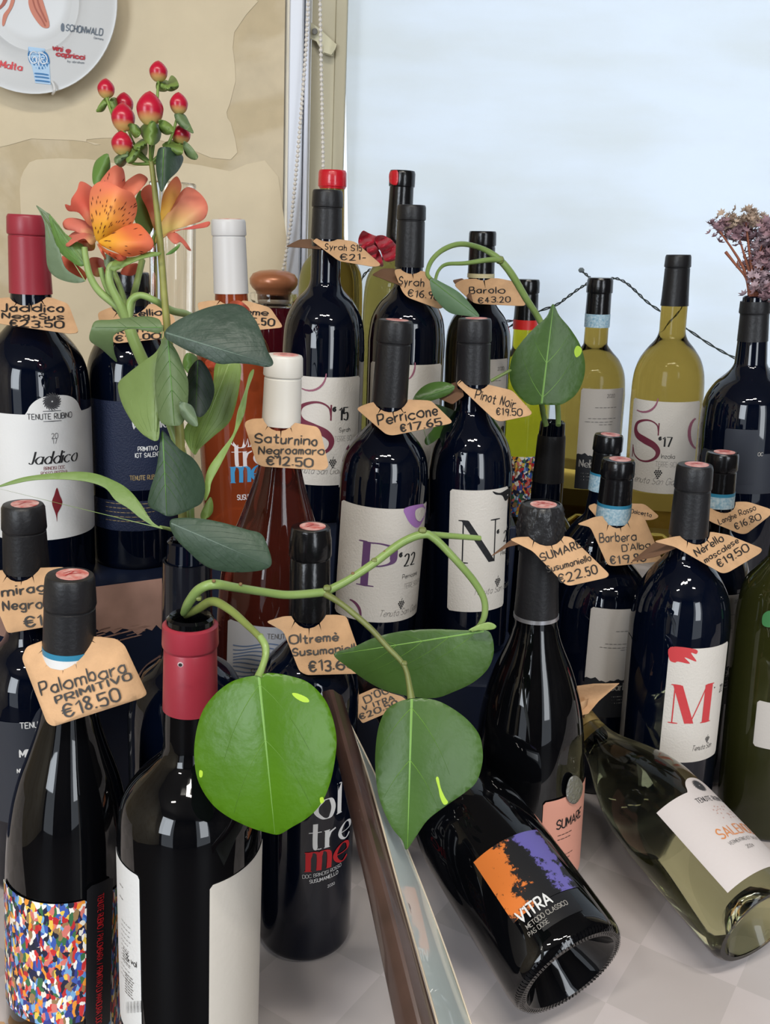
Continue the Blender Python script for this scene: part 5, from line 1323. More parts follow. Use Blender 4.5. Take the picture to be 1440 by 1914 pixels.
# big ribbed leaf to the right and its mate to the left
ribv = mat('dusty leaf rib', srgb(94, 112, 100), .5)
lf(sp, [(309, 620), (322, 606), (350, 590), (392, 574), (430, 568), (456, 574), (476, 596), (490, 625), (500, 655), (511, 678), (500, 686), (470, 681), (440, 679), (410, 680), (380, 668), (350, 655), (322, 640), (310, 632)], .63, ((311, 622), (508, 682)), dkleaf, .05, 6, ribv, vw=3.2, vspread=.55, bow=.03)
lf(sp, [(300, 600), (280, 592), (250, 593), (210, 598), (180, 600), (171, 614), (168, 636), (190, 652), (212, 672), (219, 676), (214, 660), (212, 642), (214, 626), (240, 615), (270, 618), (300, 622)], .64, ((302, 612), (178, 612)), midleaf, .05, 3, vein_d, vw=2)
lf(sp, [(312, 634), (298, 652), (290, 700), (294, 760), (302, 790), (326, 796), (342, 790), (350, 760), (352, 716), (344, 690), (330, 656)], .645, ((314, 636), (326, 794)), midleaf, .07, 4, vein_d, vw=3)
lf(sp, [(336, 752), (350, 754), (362, 764), (370, 796), (352, 790), (338, 772)], .635, ((338, 754), (369, 795)), greyleaf, .05)
lf(sp, [(372, 672), (388, 688), (398, 712), (400, 736), (390, 764), (372, 780), (352, 756), (346, 748), (350, 708), (356, 688)], .665, ((370, 674), (366, 778)), mat('blackish green leaf', srgb(36, 48, 40), .5, noise=.2, nscale=30), .04, 4, vein_d, vw=1.6)
lf(sp, [(302, 806), (312, 812), (334, 838), (360, 856), (376, 880), (383, 910), (378, 938), (360, 950), (338, 960), (315, 965), (296, 956), (278, 945), (280, 920), (292, 880), (298, 840)], .66, ((304, 808), (312, 964)), dkleaf2, .05, 5, vein_d, vw=3)
lf(sp, [(318, 974), (340, 968), (380, 970), (420, 978), (462, 990), (488, 998), (500, 1020), (508, 1052), (495, 1064), (460, 1069), (420, 1068), (385, 1058), (352, 1030), (326, 1002)], .64, ((320, 978), (506, 1058)), dkleaf2, .05, 5, ribv, vw=2.6, vspread=.5, bow=.02)
# --- orange lily flowers
al = thing('flower_spray', 'orange spotted lily flowers with long light green leaves in the black vase bottle', 'flower', tuple(P(356, 1005, .70)))
grn = leafmat('light green stalk', (132, 158, 88), .4, .1, (152, 176, 108))
stem(al, [(356, 1030, .70), (350, 900, .705), (330, 820, .70), (300, 740, .70), (270, 680, .69), (248, 630, .682), (238, 596, .678)], [9, 10, 10, 11, 11, 11, 10], grn)
for q, r in (([(238, 600, .678), (222, 575, .675), (186, 545, .672), (168, 515, .668), (160, 480, .665), (158, 462, .664)], [9, 8, 7, 6.5, 6, 5.5]),
             ([(238, 600, .676), (225, 570, .67), (206, 530, .664), (206, 500, .662), (220, 490, .66), (232, 482, .66)], [9, 8, 7.5, 7, 5, 4]), ([(235, 598, .679), (212, 560, .676), (196, 530, .672), (188, 500, .668)], [8, 6, 5, 5]),
             ([(240, 600, .68), (232, 560, .684), (222, 530, .686), (212, 505, .686)], [8, 5.5, 5, 5]), ([(238, 600, .68), (248, 560, .69), (258, 520, .695), (266, 486, .70)], [9, 6.5, 6, 6]),
             ([(240, 598, .676), (244, 565, .674), (262, 552, .672), (290, 562, .675), (320, 580, .69), (345, 586, .71), (360, 592, .72)], [9, 7.5, 6.5, 6.5, 7, 7, 6])): stem(al, q, r, grn, 'pedicel')
pm = vcol_mat('lily petal', .55, .42)
def petal(parent, pts, d, rib, inner=(250, 196, 60), outer=(250, 158, 116), fold=.06, gu=0, gv=0, bow=.03, spots=0, seed=0, name='petal', yl=.45):
    V, F, D = leaf_surface(pts, (d, rib[0][0], rib[0][1], gu, gv), rib, fold, 8, bow=bow, wave=.008)
    a = Vector(rib[0]); b = Vector(rib[1]); ax = b-a; L = ax.length; ax.normalize(); nn = Vector((-ax.y, ax.x)); C = []
    I = Vector(srgb(*inner)[:3]); O = Vector(srgb(*outer)[:3]); Pk = Vector(srgb(240, 136, 112)[:3])
    for p in V:
        q = Vector((p[0], p[1]))-a; t = q.dot(ax)/L; s = abs(q.dot(nn))/L
        k = max(0, min(1, (t+s*1.2)/yl-.35)); c = I.lerp(O, k); c = c.lerp(Pk, max(0, min(.8, (t-.75)*2.5)))
        C.append((c.x, c.y, c.z, 1))
    o = mk(name, [P(p.x, p.y, D(p.x, p.y)) for p in V], F, pm, parent, cols=C, solid=.0005, sharp=80)
    if spots:
        rn = random.Random(seed); VV, FF = [], []; ol = cat([Vector(p) for p in pts], 4, True); i = 0
        while i < spots:
            t = rn.uniform(.12, .85); s = rn.uniform(-.4, .4); p = a+ax*L*t+nn*s*L
            if not inside(p.x, p.y, ol): i += .2; continue
            i += 1; dr = (p-a+ax*10).normalized(); nr = Vector((-dr.y, dr.x)); l = rn.uniform(3, 5.5); w = .8; o_ = len(VV)
            for x, y in ((-l, 0), (0, w), (l, 0), (0, -w)): r_ = p+dr*x+nr*y; VV.append(P(r_.x, r_.y, D(r_.x, r_.y)-.0007))
            FF.append((o_, o_+1, o_+2, o_+3))
        mk('freckles', VV, FF, mat('maroon freckle', srgb(84, 28, 22), .6), o, smooth=False)['kind'] = 'stuff'
    return o
pk = (242, 148, 118); yg = (236, 206, 142)
# front bloom
petal(al, [(184, 452), (174, 425), (168, 390), (170, 356), (186, 340), (206, 342), (226, 352), (248, 362), (256, 385), (252, 408), (240, 426), (212, 440)], .650, ((184, 452), (222, 350)), spots=58, seed=2, yl=.85, gv=.0001)
petal(al, [(184, 452), (205, 440), (232, 424), (256, 418), (272, 430), (285, 448), (286, 462), (272, 472), (240, 480), (214, 470), (196, 462)], .645, ((184, 452), (285, 456)), outer=(244, 138, 88), spots=12, seed=5, yl=.6)
petal(al, [(186, 345), (196, 328), (214, 310), (230, 316), (234, 345), (230, 368), (205, 378), (184, 370)], .662, ((200, 390), (220, 312)), inner=(232, 150, 90), outer=pk, spots=6)
petal(al, [(232, 345), (246, 332), (262, 325), (276, 334), (270, 346), (256, 362), (244, 372), (228, 366)], .660, ((226, 385), (274, 334)), inner=(232, 150, 90), outer=pk)
petal(al, [(178, 362), (166, 346), (150, 340), (144, 356), (134, 372), (132, 384), (122, 382), (128, 394), (148, 398), (166, 420), (178, 418)], .665, ((180, 430), (140, 360)), inner=(236, 170, 120), outer=(222, 106, 86))
petal(al, [(184, 452), (192, 462), (206, 470), (236, 480), (224, 488), (206, 478), (190, 466)], .644, ((186, 454), (228, 486)), inner=(232, 140, 70), outer=(226, 110, 66), spots=8, seed=9)
# second bloom lower left
petal(al, [(178, 440), (170, 420), (150, 410), (128, 408), (118, 416), (122, 428), (140, 432), (160, 440)], .668, ((182, 446), (120, 416)), inner=yg, outer=(228, 138, 118))
petal(al, [(180, 448), (164, 434), (144, 432), (128, 442), (122, 456), (128, 461), (142, 452), (158, 446), (170, 458)], .66, ((182, 450), (126, 458)), inner=yg, outer=(228, 136, 116))
petal(al, [(176, 450), (160, 440), (148, 446), (146, 458), (160, 468), (176, 466)], .67, ((178, 458), (148, 452)), inner=(230, 190, 80), outer=(230, 160, 120))
petal(al, [(182, 456), (190, 462), (198, 480), (196, 484), (188, 470)], .648, ((184, 456), (197, 483)), outer=(226, 120, 90), inner=(230, 150, 110))
# blooms behind, low
petal(al, [(116, 480), (130, 484), (150, 500), (162, 514), (158, 524), (140, 518), (124, 504)], .69, ((180, 520), (118, 484)), inner=(230, 150, 90), outer=(220, 108, 76))
petal(al, [(170, 482), (190, 484), (200, 500), (196, 514), (180, 517), (170, 508), (164, 496)], .69, ((186, 520), (180, 484)), inner=(214, 190, 110), outer=(220, 122, 96))
petal(al, [(226, 510), (234, 498), (256, 492), (256, 502), (250, 514), (232, 514)], .70, ((250, 480), (236, 512)), inner=(230, 190, 140), outer=(226, 120, 90))
# right hand bloom seen from the side
petal(al, [(290, 452), (298, 424), (318, 392), (336, 362), (352, 350), (372, 360), (386, 378), (388, 396), (378, 412), (350, 422), (322, 432), (300, 450)], .675, ((290, 452), (384, 384)), inner=(220, 206, 120), outer=(244, 166, 142), yl=.8)
petal(al, [(292, 440), (300, 400), (304, 368), (316, 344), (330, 330), (338, 342), (338, 356), (326, 380), (310, 410)], .682, ((292, 440), (332, 334)), inner=(228, 190, 60), outer=(226, 138, 108), yl=.9)
petal(al, [(290, 432), (276, 392), (264, 366), (268, 352), (282, 346), (288, 368), (294, 400)], .69, ((291, 436), (272, 352)), inner=(220, 180, 120), outer=(228, 134, 106))
petal(al, [(292, 452), (320, 436), (356, 424), (390, 414), (388, 424), (360, 428), (320, 432)], .672, ((292, 452), (389, 418)), inner=(222, 206, 130), outer=(216, 100, 90))
petal(al, [(312, 440), (326, 434), (340, 444), (350, 456), (357, 468), (350, 466), (338, 452), (326, 456)], .668, ((304, 438), (356, 467)), inner=(226, 150, 120), outer=(226, 124, 104))
leaf(al, [(296, 420), (286, 440), (278, 456), (284, 462), (296, 450), (304, 436)], (.685, 290, 440, 0, 0), ((298, 420), (280, 460)), litleaf, .04, 8, name='calyx')
petal(al, [(430, 566), (446, 562), (462, 572), (466, 582), (452, 590), (440, 580)], .75, ((440, 590), (452, 564)), inner=(230, 130, 80), outer=(230, 110, 74))
petal(al, [(384, 676), (396, 672), (404, 684), (400, 694), (390, 692)], .72, ((394, 696), (394, 672)), inner=(230, 130, 80), outer=(224, 96, 60))
# leaves of the spray
lf(al, [(202, 288), (190, 292), (178, 304), (173, 326), (176, 346), (188, 342), (200, 326), (206, 310)], .68, ((178, 346), (202, 288)), litleaf if 0 else leafmat('leaf green', (92, 130, 60), .42, .2, (110, 146, 74)), .05)
lf(al, [(262, 356), (252, 380), (252, 410), (262, 428), (278, 438), (288, 420), (284, 396), (274, 372)], .70, ((278, 438), (264, 358)), MATS['leaf green'], .04)
lf(al, [(68, 384), (76, 400), (84, 422), (86, 460), (90, 500), (108, 520), (140, 529), (160, 524), (140, 514), (122, 500), (112, 470), (104, 430), (96, 404), (86, 396)], .672, ((160, 526), (70, 386)), greyleaf, .05, 0, None, vw=2, ribs=4)
lf(al, [(92, 402), (108, 418), (122, 436), (140, 450), (158, 462), (160, 490), (150, 498), (130, 486), (112, 470), (100, 440)], .668, ((158, 492), (94, 404)), MATS['leaf green'], .05, vw=1.6, ribs=4)
lf(al, [(215, 486), (232, 482), (254, 480), (275, 472), (300, 472), (296, 478), (272, 482), (250, 490), (230, 500), (216, 506), (206, 504)], .655, ((212, 500), (296, 474)), litleaf, .05)
lf(al, [(310, 476), (322, 466), (336, 456), (334, 464), (322, 474)], .66, ((312, 475), (335, 458)), MATS['leaf green'], .02)
lf(al, [(196, 478), (206, 470), (214, 484), (214, 498), (204, 508), (196, 496)], .66, ((200, 506), (204, 472)), greyleaf, .04)
lf(al, [(302, 606), (306, 624), (302, 640), (290, 660), (268, 676), (240, 698), (222, 716), (224, 740), (236, 770), (256, 800), (276, 818), (296, 822), (298, 780), (294, 720), (298, 670), (310, 640)], .655, ((304, 608), (292, 820)), leafmat('broad light leaf', (112, 134, 76), .42, .18, (126, 148, 88)), .07, 0, None, vw=2.5, ribs=8)
lf(al, [(350, 660), (368, 668), (366, 690), (352, 698), (342, 680)], .70, ((352, 662), (352, 696)), MATS['leaf green'], .04)
lf(al, [(404, 680), (430, 678), (450, 682), (448, 720), (440, 760), (428, 790), (400, 815), (374, 838), (364, 850), (350, 830), (344, 806), (360, 780), (384, 760), (398, 720)], .70, ((428, 680), (362, 850)), leafmat('lime long leaf', (132, 160, 78), .42, .25, (148, 172, 96)), .05, 0, leafmat('pale rib', (166, 190, 116)), vw=2.4, ribs=6)
lf(al, [(474, 690), (466, 700), (458, 730), (444, 770), (436, 810), (410, 846), (388, 880), (382, 920), (384, 936), (392, 920), (396, 900), (412, 870), (432, 830), (446, 800), (458, 770), (464, 730), (474, 700)], .68, ((474, 690), (384, 936)), MATS['lime long leaf'], .1, 0)
lf(al, [(-10, 912), (30, 896), (70, 888), (140, 882), (180, 886), (216, 900), (240, 915), (262, 940), (285, 975), (305, 988), (290, 985), (262, 968), (240, 950), (216, 935), (196, 912), (160, 900), (110, 896), (60, 898), (20, 906)], .655, ((304, 988), (-8, 912)), leafmat('spear leaf', (110, 138, 72), .42, .18, (126, 152, 86)), .1, 0, vw=1.6, ribs=4)
stem(al, [(345, 1010, .69), (325, 992, .675), (300, 985, .66)], [4, 3.5, 3], grn, 'petiole')
lf(al, [(392, 930), (376, 960), (380, 972), (396, 960), (398, 940)], .70, ((392, 932), (384, 968)), MATS['lime long leaf'], .04)
# --- dried lilac flowers at the right edge
dr = thing('dried_flowers', 'bunch of dried lilac statice flowers in the black bottle at the right edge', 'flower', tuple(P(1418, 560, 1.09)))
rust = mat('rusty dry stem', srgb(150, 92, 70), .7)
tops = [(1345, 425), (1362, 415), (1378, 420), (1395, 410), (1410, 412), (1425, 420), (1440, 425), (1455, 430), (1405, 440), (1425, 450), (1440, 465), (1412, 470), (1428, 490), (1445, 500), (1408, 500), (1420, 520), (1440, 530), (1365, 432), (1382, 438), (1450, 455), (1460, 480), (1424, 540), (1475, 450), (1470, 510), (1430, 475), (1418, 505), (1436, 548), (1448, 530)]
for i, (u, v) in enumerate(tops):
    if i % 3 == 0: stem(dr, [(1404+i % 5*4, 558, 1.09), (1408+(u-1408)*.3, 558-(558-v)*.45, 1.09), (u, v+6, 1.07+.002*(i*7 % 20))], [3.2, 2.6, 1.4], rust, 'dry_stem', 4)
stem(dr, [(1400, 552, 1.09), (1395, 520, 1.09), (1376, 495, 1.085), (1357, 471, 1.08)], [2, 2, 2.2, 3], rust, 'dry_stem', 4)
stem(dr, [(1379, 498, 1.085), (1380, 486, 1.08)], [1.2, .8], rust, 'dry_stem', 3)
fm = [mat('dried beige floret', srgb(186, 164, 146), .85), mat('dried mauve floret', srgb(158, 126, 134), .85), mat('dried lilac floret', srgb(172, 150, 158), .85)]
rn = random.Random(4)
for i, (u, v) in enumerate(tops):
    VV, FF = [], []; d = 1.07+.002*(i*7 % 20)
    for k in range(34):
        c = P(u+rn.gauss(0, 9), v+rn.gauss(0, 8), d+rn.gauss(0, .007)); ax = Vector((rn.gauss(0, 1), rn.gauss(0, 1), abs(rn.gauss(0, 1))+.4)).normalized()
        a = ax.orthogonal().normalized(); b = ax.cross(a); r = rn.uniform(.003, .0062); n = 7; o_ = len(VV)
        VV.append(c)
        for j in range(n*2):
            th = math.pi*j/n; rr = r*(1 if j % 2 else .55); VV.append(c+(a*math.cos(th)+b*math.sin(th))*rr+ax*r*(.55 if j % 2 else .25))
        for j in range(n*2): FF.append((o_, o_+1+j, o_+1+(j+1) % (n*2)))
    o = mk('floret_cluster', VV, FF, fm[0 if v < 424 else 1+i % 2], dr, solid=.0002, sharp=180); o['kind'] = 'stuff'
# ================================================================ plate, chains, jar, tall glass, menu board, wires, ribbon
def wallp(u, v, e=0): r = ray(u, v); return CAM+r*((WY-e-CAM.y)/r.y)
# decorated plate on the wall
pc = wallp(55, -5, .02); edge = wallp(222, 20, .02); R0 = (Vector((edge.x-pc.x, 0, edge.z-pc.z))).length
low = wallp(56, 180, .02); R0 = (R0+(pc.z-low.z))/2
pt_ = thing('plate', 'large white porcelain plate with printed logos hung on the cream wall', 'plate', tuple(pc))
def pl(x, z, e=0): return Vector((pc.x+x, WY-.012-e, pc.z+z))
V, F = [], []; seg = 72
rings = [(0, .002), (.35, .002), (.52, .002), (.545, .004), (.56, .008), (.60, .0115), (.70, .014), (.93, .020), (.985, .0225), (1, .0222), (1.0, .0195), (.96, .016), (.6, .004), (.3, 0)]
for r, e in rings:
    for k in range(seg): a = 2*math.pi*k/seg; V.append(pl(R0*r*math.cos(a), R0*r*math.sin(a), e))
for i in range(len(rings)-1):
    for k in range(seg): F.append((i*seg+k, i*seg+(k+1) % seg, (i+1)*seg+(k+1) % seg, (i+1)*seg+k))
F.append(tuple((len(rings)-1)*seg+k for k in range(seg)))
porc = mat('white porcelain', srgb(206, 208, 210), .3)
mk('dish', V, F, porc, pt_, sharp=50)
def plate_e(x, z):
    r = math.hypot(x, z)/R0
    for (a, ea), (b, eb) in zip(rings, rings[1:9]):
        if a <= r <= b: return ea+(eb-ea)*(r-a)/max(1e-9, b-a)
    return .02
def onplate(u, v, e=.0014):
    r = ray(u, v); q = CAM+r*((WY-.03-CAM.y)/r.y)
    for _ in range(3):
        yy = WY-.012-plate_e(q.x-pc.x, q.z-pc.z)-e; q = CAM+r*((yy-CAM.y)/r.y)
    return q
def ptext(st, a, b, cap, m, w=.13, name='print', squeeze=0, **kw):
    vv, ff, wd = ribbon_text(st, w, **kw); a = Vector(a); b = Vector(b); dx = (b-a)/wd; up = Vector((dx.y, -dx.x)).normalized()*cap
    mk(name, [onplate(*(a+dx*p.x+up*p.y)) for p in vv], ff, m, pt_, smooth=False)
def ppatch(pts, m, name, sm=True):
    V, F = fill2d(blob(pts, 4) if sm else [Vector(p) for p in pts], 6); mk(name, [onplate(p.x, p.y, .0009) for p in V], F, m, pt_, smooth=False)
gi = mat('slate print', srgb(96, 108, 122), .5)
ptext('SCHÖNWALD', (123, 57), (191, 66), 12, gi, .15)
ptext('Germany', (175, 72), (193, 75), 4, gi, .12)
ppatch([(114, 47), (117, 43), (120, 47), (120, 57), (117, 59), (114, 56)], gi, 'crest_print')
rp = mat('brick red print', srgb(176, 56, 66), .5)
ptext('vini e', (98, 93), (130, 99), 10, rp, .24); ptext('capricci', (105, 104), (157, 111), 9, rp, .26)
ptext('by abraham', (126, 116), (157, 119), 4, gi, .12)
ptext('VisitMalta', (-34, 120), (40, 132), 13, mat('coral red print', srgb(214, 74, 82), .5), .2, serif=True, contrast=.5)
bp1 = mat('blue print', srgb(62, 122, 176), .5); bp2 = mat('light blue print', srgb(176, 206, 234), .5); wp = mat('print white', srgb(226, 232, 240), .4)
ppatch([(53, 87), (84, 91), (92, 118), (95, 158), (66, 155), (60, 125), (52, 105)], bp2, 'emblem_ground', False)
ppatch([(52, 100), (60, 93), (72, 96), (82, 95), (90, 103), (93, 118), (86, 128), (76, 132), (64, 126), (55, 116)], bp1, 'emblem_print')
def pstroke(pts, w, m, name='print'):
    vv, ff = ribbons([cat([Vector(p) for p in pts], 5)], w); mk(name, [onplate(p.x, p.y, .002) for p in vv], ff, m, pt_, smooth=False)
pstroke([(68, 99), (62, 96), (56, 102), (56, 112), (62, 118), (68, 116), (69, 110), (65, 106), (61, 109)], 1.9, wp)
pstroke([(72, 122), (74, 104), (72, 98), (78, 99), (86, 104), (88, 114), (83, 119), (77, 117), (77, 110), (82, 110)], 1.9, wp)
for v in (138, 144, 151): pstroke([(65+(v-138)*.1, v-1), (78, v), (90+(v-138)*.2, v+2)], 2.6, bp1)
# shell pink shrimp legs painted in the well
sk = mat('shrimp orange print', srgb(200, 122, 98), .45); sk2 = mat('shrimp shade print', srgb(166, 84, 66), .45)
ppatch([(53, 0), (60, -8), (76, -6), (84, 14), (92, 42), (90, 52), (78, 50), (66, 36), (56, 18)], sk, 'leg_print')
pstroke([(60, -4), (66, 16), (78, 36), (84, 48)], 2, sk2); pstroke([(68, -6), (74, 14), (86, 40)], 2.4, sk2)
ppatch([(22, -4), (28, -4), (24, 12), (14, 30), (8, 47), (4, 46), (6, 28), (16, 14)], sk, 'leg_print'); ppatch([(8, -4), (14, -2), (8, 10), (-4, 20), (-6, 16), (2, 8)], sk2, 'leg_print')
V, F = tube_vf(cat([wallp(97, 152, .034), wallp(101, 160, .04), wallp(102, 170, .042), wallp(99, 175, .03), wallp(98, 176, .008)], 4), .0016, 8)
mk('hanger_hook', V, F, mat('white wire hook', srgb(226, 226, 226), .4), pt_)
# bead chains
def beads(pts, step, r, label):
    path = cat([Vector(p) for p in pts], 40)
    t = thing('bead_chain', label, 'blind chain', tuple(path[0]), 'white bead chains of the roller blind')
    bm = bmesh.new(); bmesh.ops.create_icosphere(bm, subdivisions=2, radius=r); me = bpy.data.meshes.new('bead'); bm.to_mesh(me); bm.free(); me.shade_smooth()
    me.materials.append(mat('pearl white bead', srgb(222, 216, 208), .3)); acc = 0; n = 0; last = path[0]
    for a, b in zip(path, path[1:]):
        L = (b-a).length; s = step-acc
        while s <= L and n < 290:
            o = bpy.data.objects.new('bead', me); link(o, t); o.location = a.lerp(b, s/L)-t.location; n += 1; s += step
        acc = (L-(s-step)) if s-step <= L else acc+L
    V, F = tube_vf(path[::8], r*.3, 6); mk('cord', V, F, MATS['pearl white bead'], t); return t
cy = WY-.03
def cpt(u, v, y=cy): r = ray(u, v); return CAM+r*((y-CAM.y)/r.y)
beads([cpt(577, -20), cpt(572, 90), cpt(560, 250), cpt(546, 400), cpt(532, 490), cpt(524, 520)], .0062, .0027, 'left strand of the white bead chain over the window frame')
beads([cpt(598, -20), cpt(600, 100), cpt(603, 240), cpt(604, 300), cpt(604, 352), cpt(603, 420)], .0062, .0027, 'right strand of the white bead chain before the beige reveal')
# chain guide clip
V = [cpt(u, v, WY+.02) for u, v in ((581, 42), (600, 56), (630, 84), (622, 106), (604, 100), (592, 78), (580, 72))]
cl = mk('chain_clip', V, [tuple(range(7))], mat('ivory plastic clip', srgb(206, 200, 170), .35), None, smooth=False, solid=.006); tag(cl, 'small ivory plastic chain clip screwed to the beige reveal', 'clip')
c = cpt(589, 59, WY+.012); V, F = tube_vf([c, c-Vector((0, .003, 0))], .004, 12); mk('screw', V, F, mat('dark screw', srgb(90, 88, 84), .4, metal=.8), cl)
V = [cpt(u, v, WY+.014) for u, v in ((606, 84), (628, 90), (620, 103), (605, 98))]; mk('clip_lip', V, [(0, 1, 2, 3)], mat('ivory plastic clip', srgb(206, 200, 170)), cl, smooth=False, solid=.004)
# jar with round copper stopper
J = Bottle('jar', 'glass jar of dark red juice with a round copper coloured stopper', (512, 504), (512, 640), 1.18, T2, [(506, 20), (545, 43), (550, 44), (568, 41), (575, 42), (600, 46), (660, 48)], catg='jar')
fz = J.h_of_v
J.lathe('stopper', [(J.h, .004), (J.h-.0015, .017), (J.h-.005, .0255), (J.h-.011, .0295), (J.h-.017, .0293), (J.h-.022, .0265), (J.h-.026, .022), (J.h-.034, .020)], mat('copper stopper', srgb(176, 112, 76), .32, metal=.25, coat=.3), sharp=60)
clear = mat('clear glass', (1, 1, 1, 1), 0, trans=1, ior=1.45)
g0 = fz(548); g1 = fz(572)
J.lathe('lip', [(g0, .0235), (g0, .0285), (g0-.004, .0295), (g0-.008, .0285), (g0-.011, .0265), (g0-.014, .028), (g1, .027), (g1-.001, .0235), (g0, .0235)], clear, cap=False)
J.lathe('body', [(g1, .020), (g1-.001, .027), (g1-.01, .029), (g1-.03, .031), (.012, .031), (.003, .0285), (0, .025)], mat('dark red juice glass', srgb(88, 22, 34), .05, trans=.3))
# tall clear glass cylinder behind the flowers
G_ = Bottle('glass_cylinder', 'tall clear glass cylinder standing behind the orange flowers', (323, 341), (323, 600), 1.06, TL, [(343, 40), (400, 41), (700, 41)], catg='vase')
R_ = G_.R; h_ = G_.h
G_.lathe('glass', [(h_-.001, R_-.0028), (h_, R_-.0015), (h_-.001, R_), (.01, R_), (.002, R_*.95), (0, R_*.8), (0, .001)], clear, cap=False)
G_.lathe('inner_wall', [(h_-.001, R_-.0028), (.02, R_-.003), (.014, R_*.8), (.013, .001)], clear, cap=False)
# menu board: dark wooden bar with a laminated sheet, leaning, seen from its narrow side
mbm = mat('dark polished wood', srgb(70, 50, 44), .28, noise=.35, nscale=26, coat=.3)
mb = thing('menu_board', 'dark wooden board with a glassy pale sheet leaning towards the viewer in the foreground', 'board', tuple(P(775, 1914, .50)))
def prism(name, secs, m, parent, sub=0, sharp=40):
    """secs: list of cross sections, each a list of (u, v, d)"""
    n = len(secs[0]); V = [P(*q) for s in secs for q in s]; F = []
    for i in range(len(secs)-1):
        for k in range(n): F.append((i*n+k, i*n+(k+1) % n, (i+1)*n+(k+1) % n, (i+1)*n+k))
    F.append(tuple(range(n))); F.append(tuple((len(secs)-1)*n+k for k in range(n)))
    return mk(name, V, F, m, parent, sharp=sharp)
def bar(t):
    # picture positions of the left edge, ridge, right edge along the bar
    L = [(602, 1293), (640, 1460), (690, 1680), (742, 1930), (790, 2180)]; Cn = [(619, 1289), (665, 1460), (728, 1690), (788, 1930), (850, 2180)]; Rr = [(640, 1300), (690, 1460), (752, 1690), (820, 1930), (884, 2180)]
    D = [.615, .575, .53, .485, .45]
    return L[t], Cn[t], Rr[t], D[t]
secs = []
for t in range(5):
    l, c, r, d = bar(t)
    a = Vector(l); m_ = Vector(c); b = Vector(r)
    sec = [(a.x, a.y, d+.018), (a.x+1, a.y, d+.006), (a.lerp(m_, .45).x, a.lerp(m_, .45).y, d-.002), (m_.x-3, m_.y, d-.006), (m_.x+4, m_.y, d-.006), (m_.lerp(b, .6).x, m_.lerp(b, .6).y, d-.001), (b.x, b.y, d+.006), (b.x, b.y, d+.018)]
    secs.append(sec)
top = [(q[0]*.8+622*.2, q[1]+2, q[2]+.001) for q in secs[0]]
prism('wooden_bar', [top]+secs, mbm, mb, sharp=30)
sheet = mat('laminated pale sheet', srgb(206, 218, 216), .38, noise=.12, nscale=14, coat=.6)
Lr = [(650, 1345, .618), (690, 1460, .582), (754, 1690, .537), (822, 1930, .492), (886, 2180, .457)]
Rs = [(653, 1350, .64), (716, 1480, .62), (806, 1700, .585), (886, 1930, .55), (960, 2180, .52)]
secs = [[(l[0], l[1], l[2]), (r[0], r[1], r[2]), (r[0]+1, r[1]+2, r[2]+.003), (l[0], l[1]+2, l[2]+.004)] for l, r in zip(Lr, Rs)]
prism('laminated_sheet', secs, sheet, mb)
V, F = tube_vf(cat([P(l[0]+1, l[1], l[2]-.001) for l in Lr], 6), .0007, 8); mk('edge_trim', V, F, mat('pale gold edge', srgb(214, 200, 180), .25, metal=.4), mb)
V, F = tube_vf(cat([P(r[0], r[1], r[2]-.0005) for r in Rs], 6), .0006, 8); mk('edge_trim', V, F, MATS['pale gold edge'], mb)
def shp(x, y):  # point on the sheet, x across 0..1, y along 0..4
    k = min(int(y), 3); t = y-k; l = Vector(Lr[k]).lerp(Vector(Lr[k+1]), t); r = Vector(Rs[k]).lerp(Vector(Rs[k+1]), t); q = l.lerp(r, x); return P(q.x, q.y, q.z-.0008)
mk('red_print', [shp(.62, 2.45), shp(.72, 2.75), shp(.82, 3.1), shp(.66, 3.1), shp(.64, 2.8)], [(0, 1, 2, 3, 4)], mat('crimson print', srgb(150, 40, 60), .4), mb, smooth=False)
rn = random.Random(8); VV, FF = [], []
for k in range(14):
    x0 = rn.uniform(.2, .62); y0 = rn.uniform(1.1, 2.2); n = 10; o_ = len(VV)
    for i in range(n+1):
        y = y0+i*.09; x = x0+.035*math.sin(y*5+k)+.02*i/n
        VV += [shp(x, y), shp(x+.014, y)]
    FF += [(o_+2*i, o_+2*i+1, o_+2*i+3, o_+2*i+2) for i in range(n)]
mk('sketch_lines', VV, FF, mat('brownish sketch ink', srgb(124, 116, 116), .5), mb, smooth=False)['kind'] = 'stuff'
# black light wire draped before the blind
wire = mat('dark green wire', srgb(38, 50, 48), .5)
wt = thing('light_string', 'thin dark green wire of a light string draped before the blind', 'light string', tuple(P(1120, 520, 1.32)))
def wr(pts, r=2.2, nm='wire'):
    path = [P(*p) for p in cat([Vector(p) for p in pts], 10)]; tw = []
    for ph in (0, math.pi):
        q = []
        for i, p in enumerate(path): a = i*.55+ph; q.append(p+(RT*math.cos(a)+UPV*math.sin(a))*.0012)
        V, F = tube_vf(q, .0009, 6); mk(nm, V, F, wire, wt)
wr([(950, 612, 1.42), (1000, 585, 1.40), (1040, 570, 1.38), (1060, 556, 1.37), (1082, 540, 1.35), (1098, 530, 1.34), (1112, 522, 1.33)])
wr([(1088, 506, 1.34), (1100, 516, 1.335), (1110, 524, 1.33), (1130, 524, 1.335), (1150, 520, 1.34), (1170, 528, 1.36), (1190, 545, 1.38), (1210, 564, 1.38), (1240, 585, 1.385), (1285, 615, 1.39), (1330, 645, 1.39), (1372, 668, 1.38), (1420, 688, 1.38), (1470, 690, 1.38)])
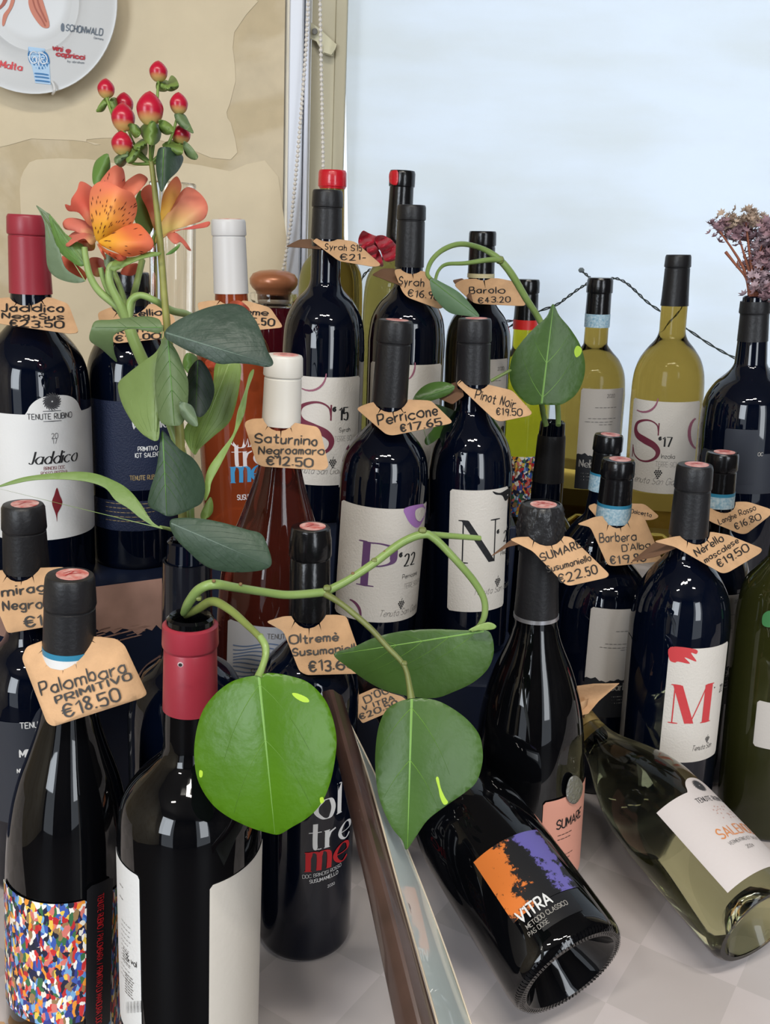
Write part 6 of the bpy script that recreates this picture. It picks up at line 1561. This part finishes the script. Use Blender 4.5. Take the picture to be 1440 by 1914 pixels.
wr([(660, 560, 1.37), (672, 530, 1.37), (690, 505, 1.37), (718, 508, 1.37)])
wr([(905, 590, 1.40), (925, 598, 1.42), (950, 600, 1.42), (975, 596, 1.42)])
c = P(1087, 505, 1.338); V, F = tube_vf([c+RT*x for x in (-.004, -.002, .002, .004)], [.001, .0035, .0035, .0015], 10); mk('bulb', V, F, mat('clear grey bulb', srgb(120, 130, 132), .1, trans=.4), wt)
c = P(1090, 508, 1.338)
# red crumpled ribbon on the neck of the rear bottle
rb = mat('deep red satin', srgb(176, 18, 44), .4, sheen=.3)
rt = thing('ribbon', 'crumpled deep red satin ribbon tied between the two rear olive bottles', 'ribbon', tuple(P(705, 460, 1.262)))
def frill(pts, d, ph, name='ribbon_loop'):
    V, F = fill2d(blob(pts, 4), 5); cx = sum(p[0] for p in pts)/len(pts)
    mk(name, [P(p.x, p.y, d+.010*math.sin(p.x*.13+p.y*.2+ph)+.003*math.sin(p.y*.3-p.x*.1+ph)) for p in V], F, rb, rt, solid=.0008, sharp=80)
frill([(670, 450), (678, 432), (690, 436), (706, 442), (730, 446), (738, 462), (736, 478), (722, 486), (716, 470), (706, 468), (700, 492), (686, 482), (676, 468)], 1.262, 0)
frill([(700, 446), (716, 440), (736, 452), (745, 470), (738, 486), (720, 488), (712, 470)], 1.25, 1.7)
frill([(686, 462), (700, 458), (712, 476), (716, 498), (700, 490), (690, 478)], 1.256, 3)
hr = b_o2.h_of_v(466); rr_ = b_o2.r_at(hr)+.0012
b_o2.lathe('neck_loop', [(hr+.005, rr_-.0006), (hr+.004, rr_+.0004), (hr-.006, rr_+.0006), (hr-.007, rr_-.0006)], rb, parent=rt, cap=False)
# small kraft corner on the table at the lower left edge
o = mk('card_corner', [P(-12, 1840, .70), P(2, 1842, .70), P(34, 1914, .68), P(40, 1960, .67), P(-12, 1960, .67)], [(0, 1, 2, 3, 4)], kraft, None, smooth=False, solid=.001)
for v_ in o.data.vertices: v_.co.z = .002
tag(o, 'corner of a kraft card lying on the cloth at the lower left edge', 'card')
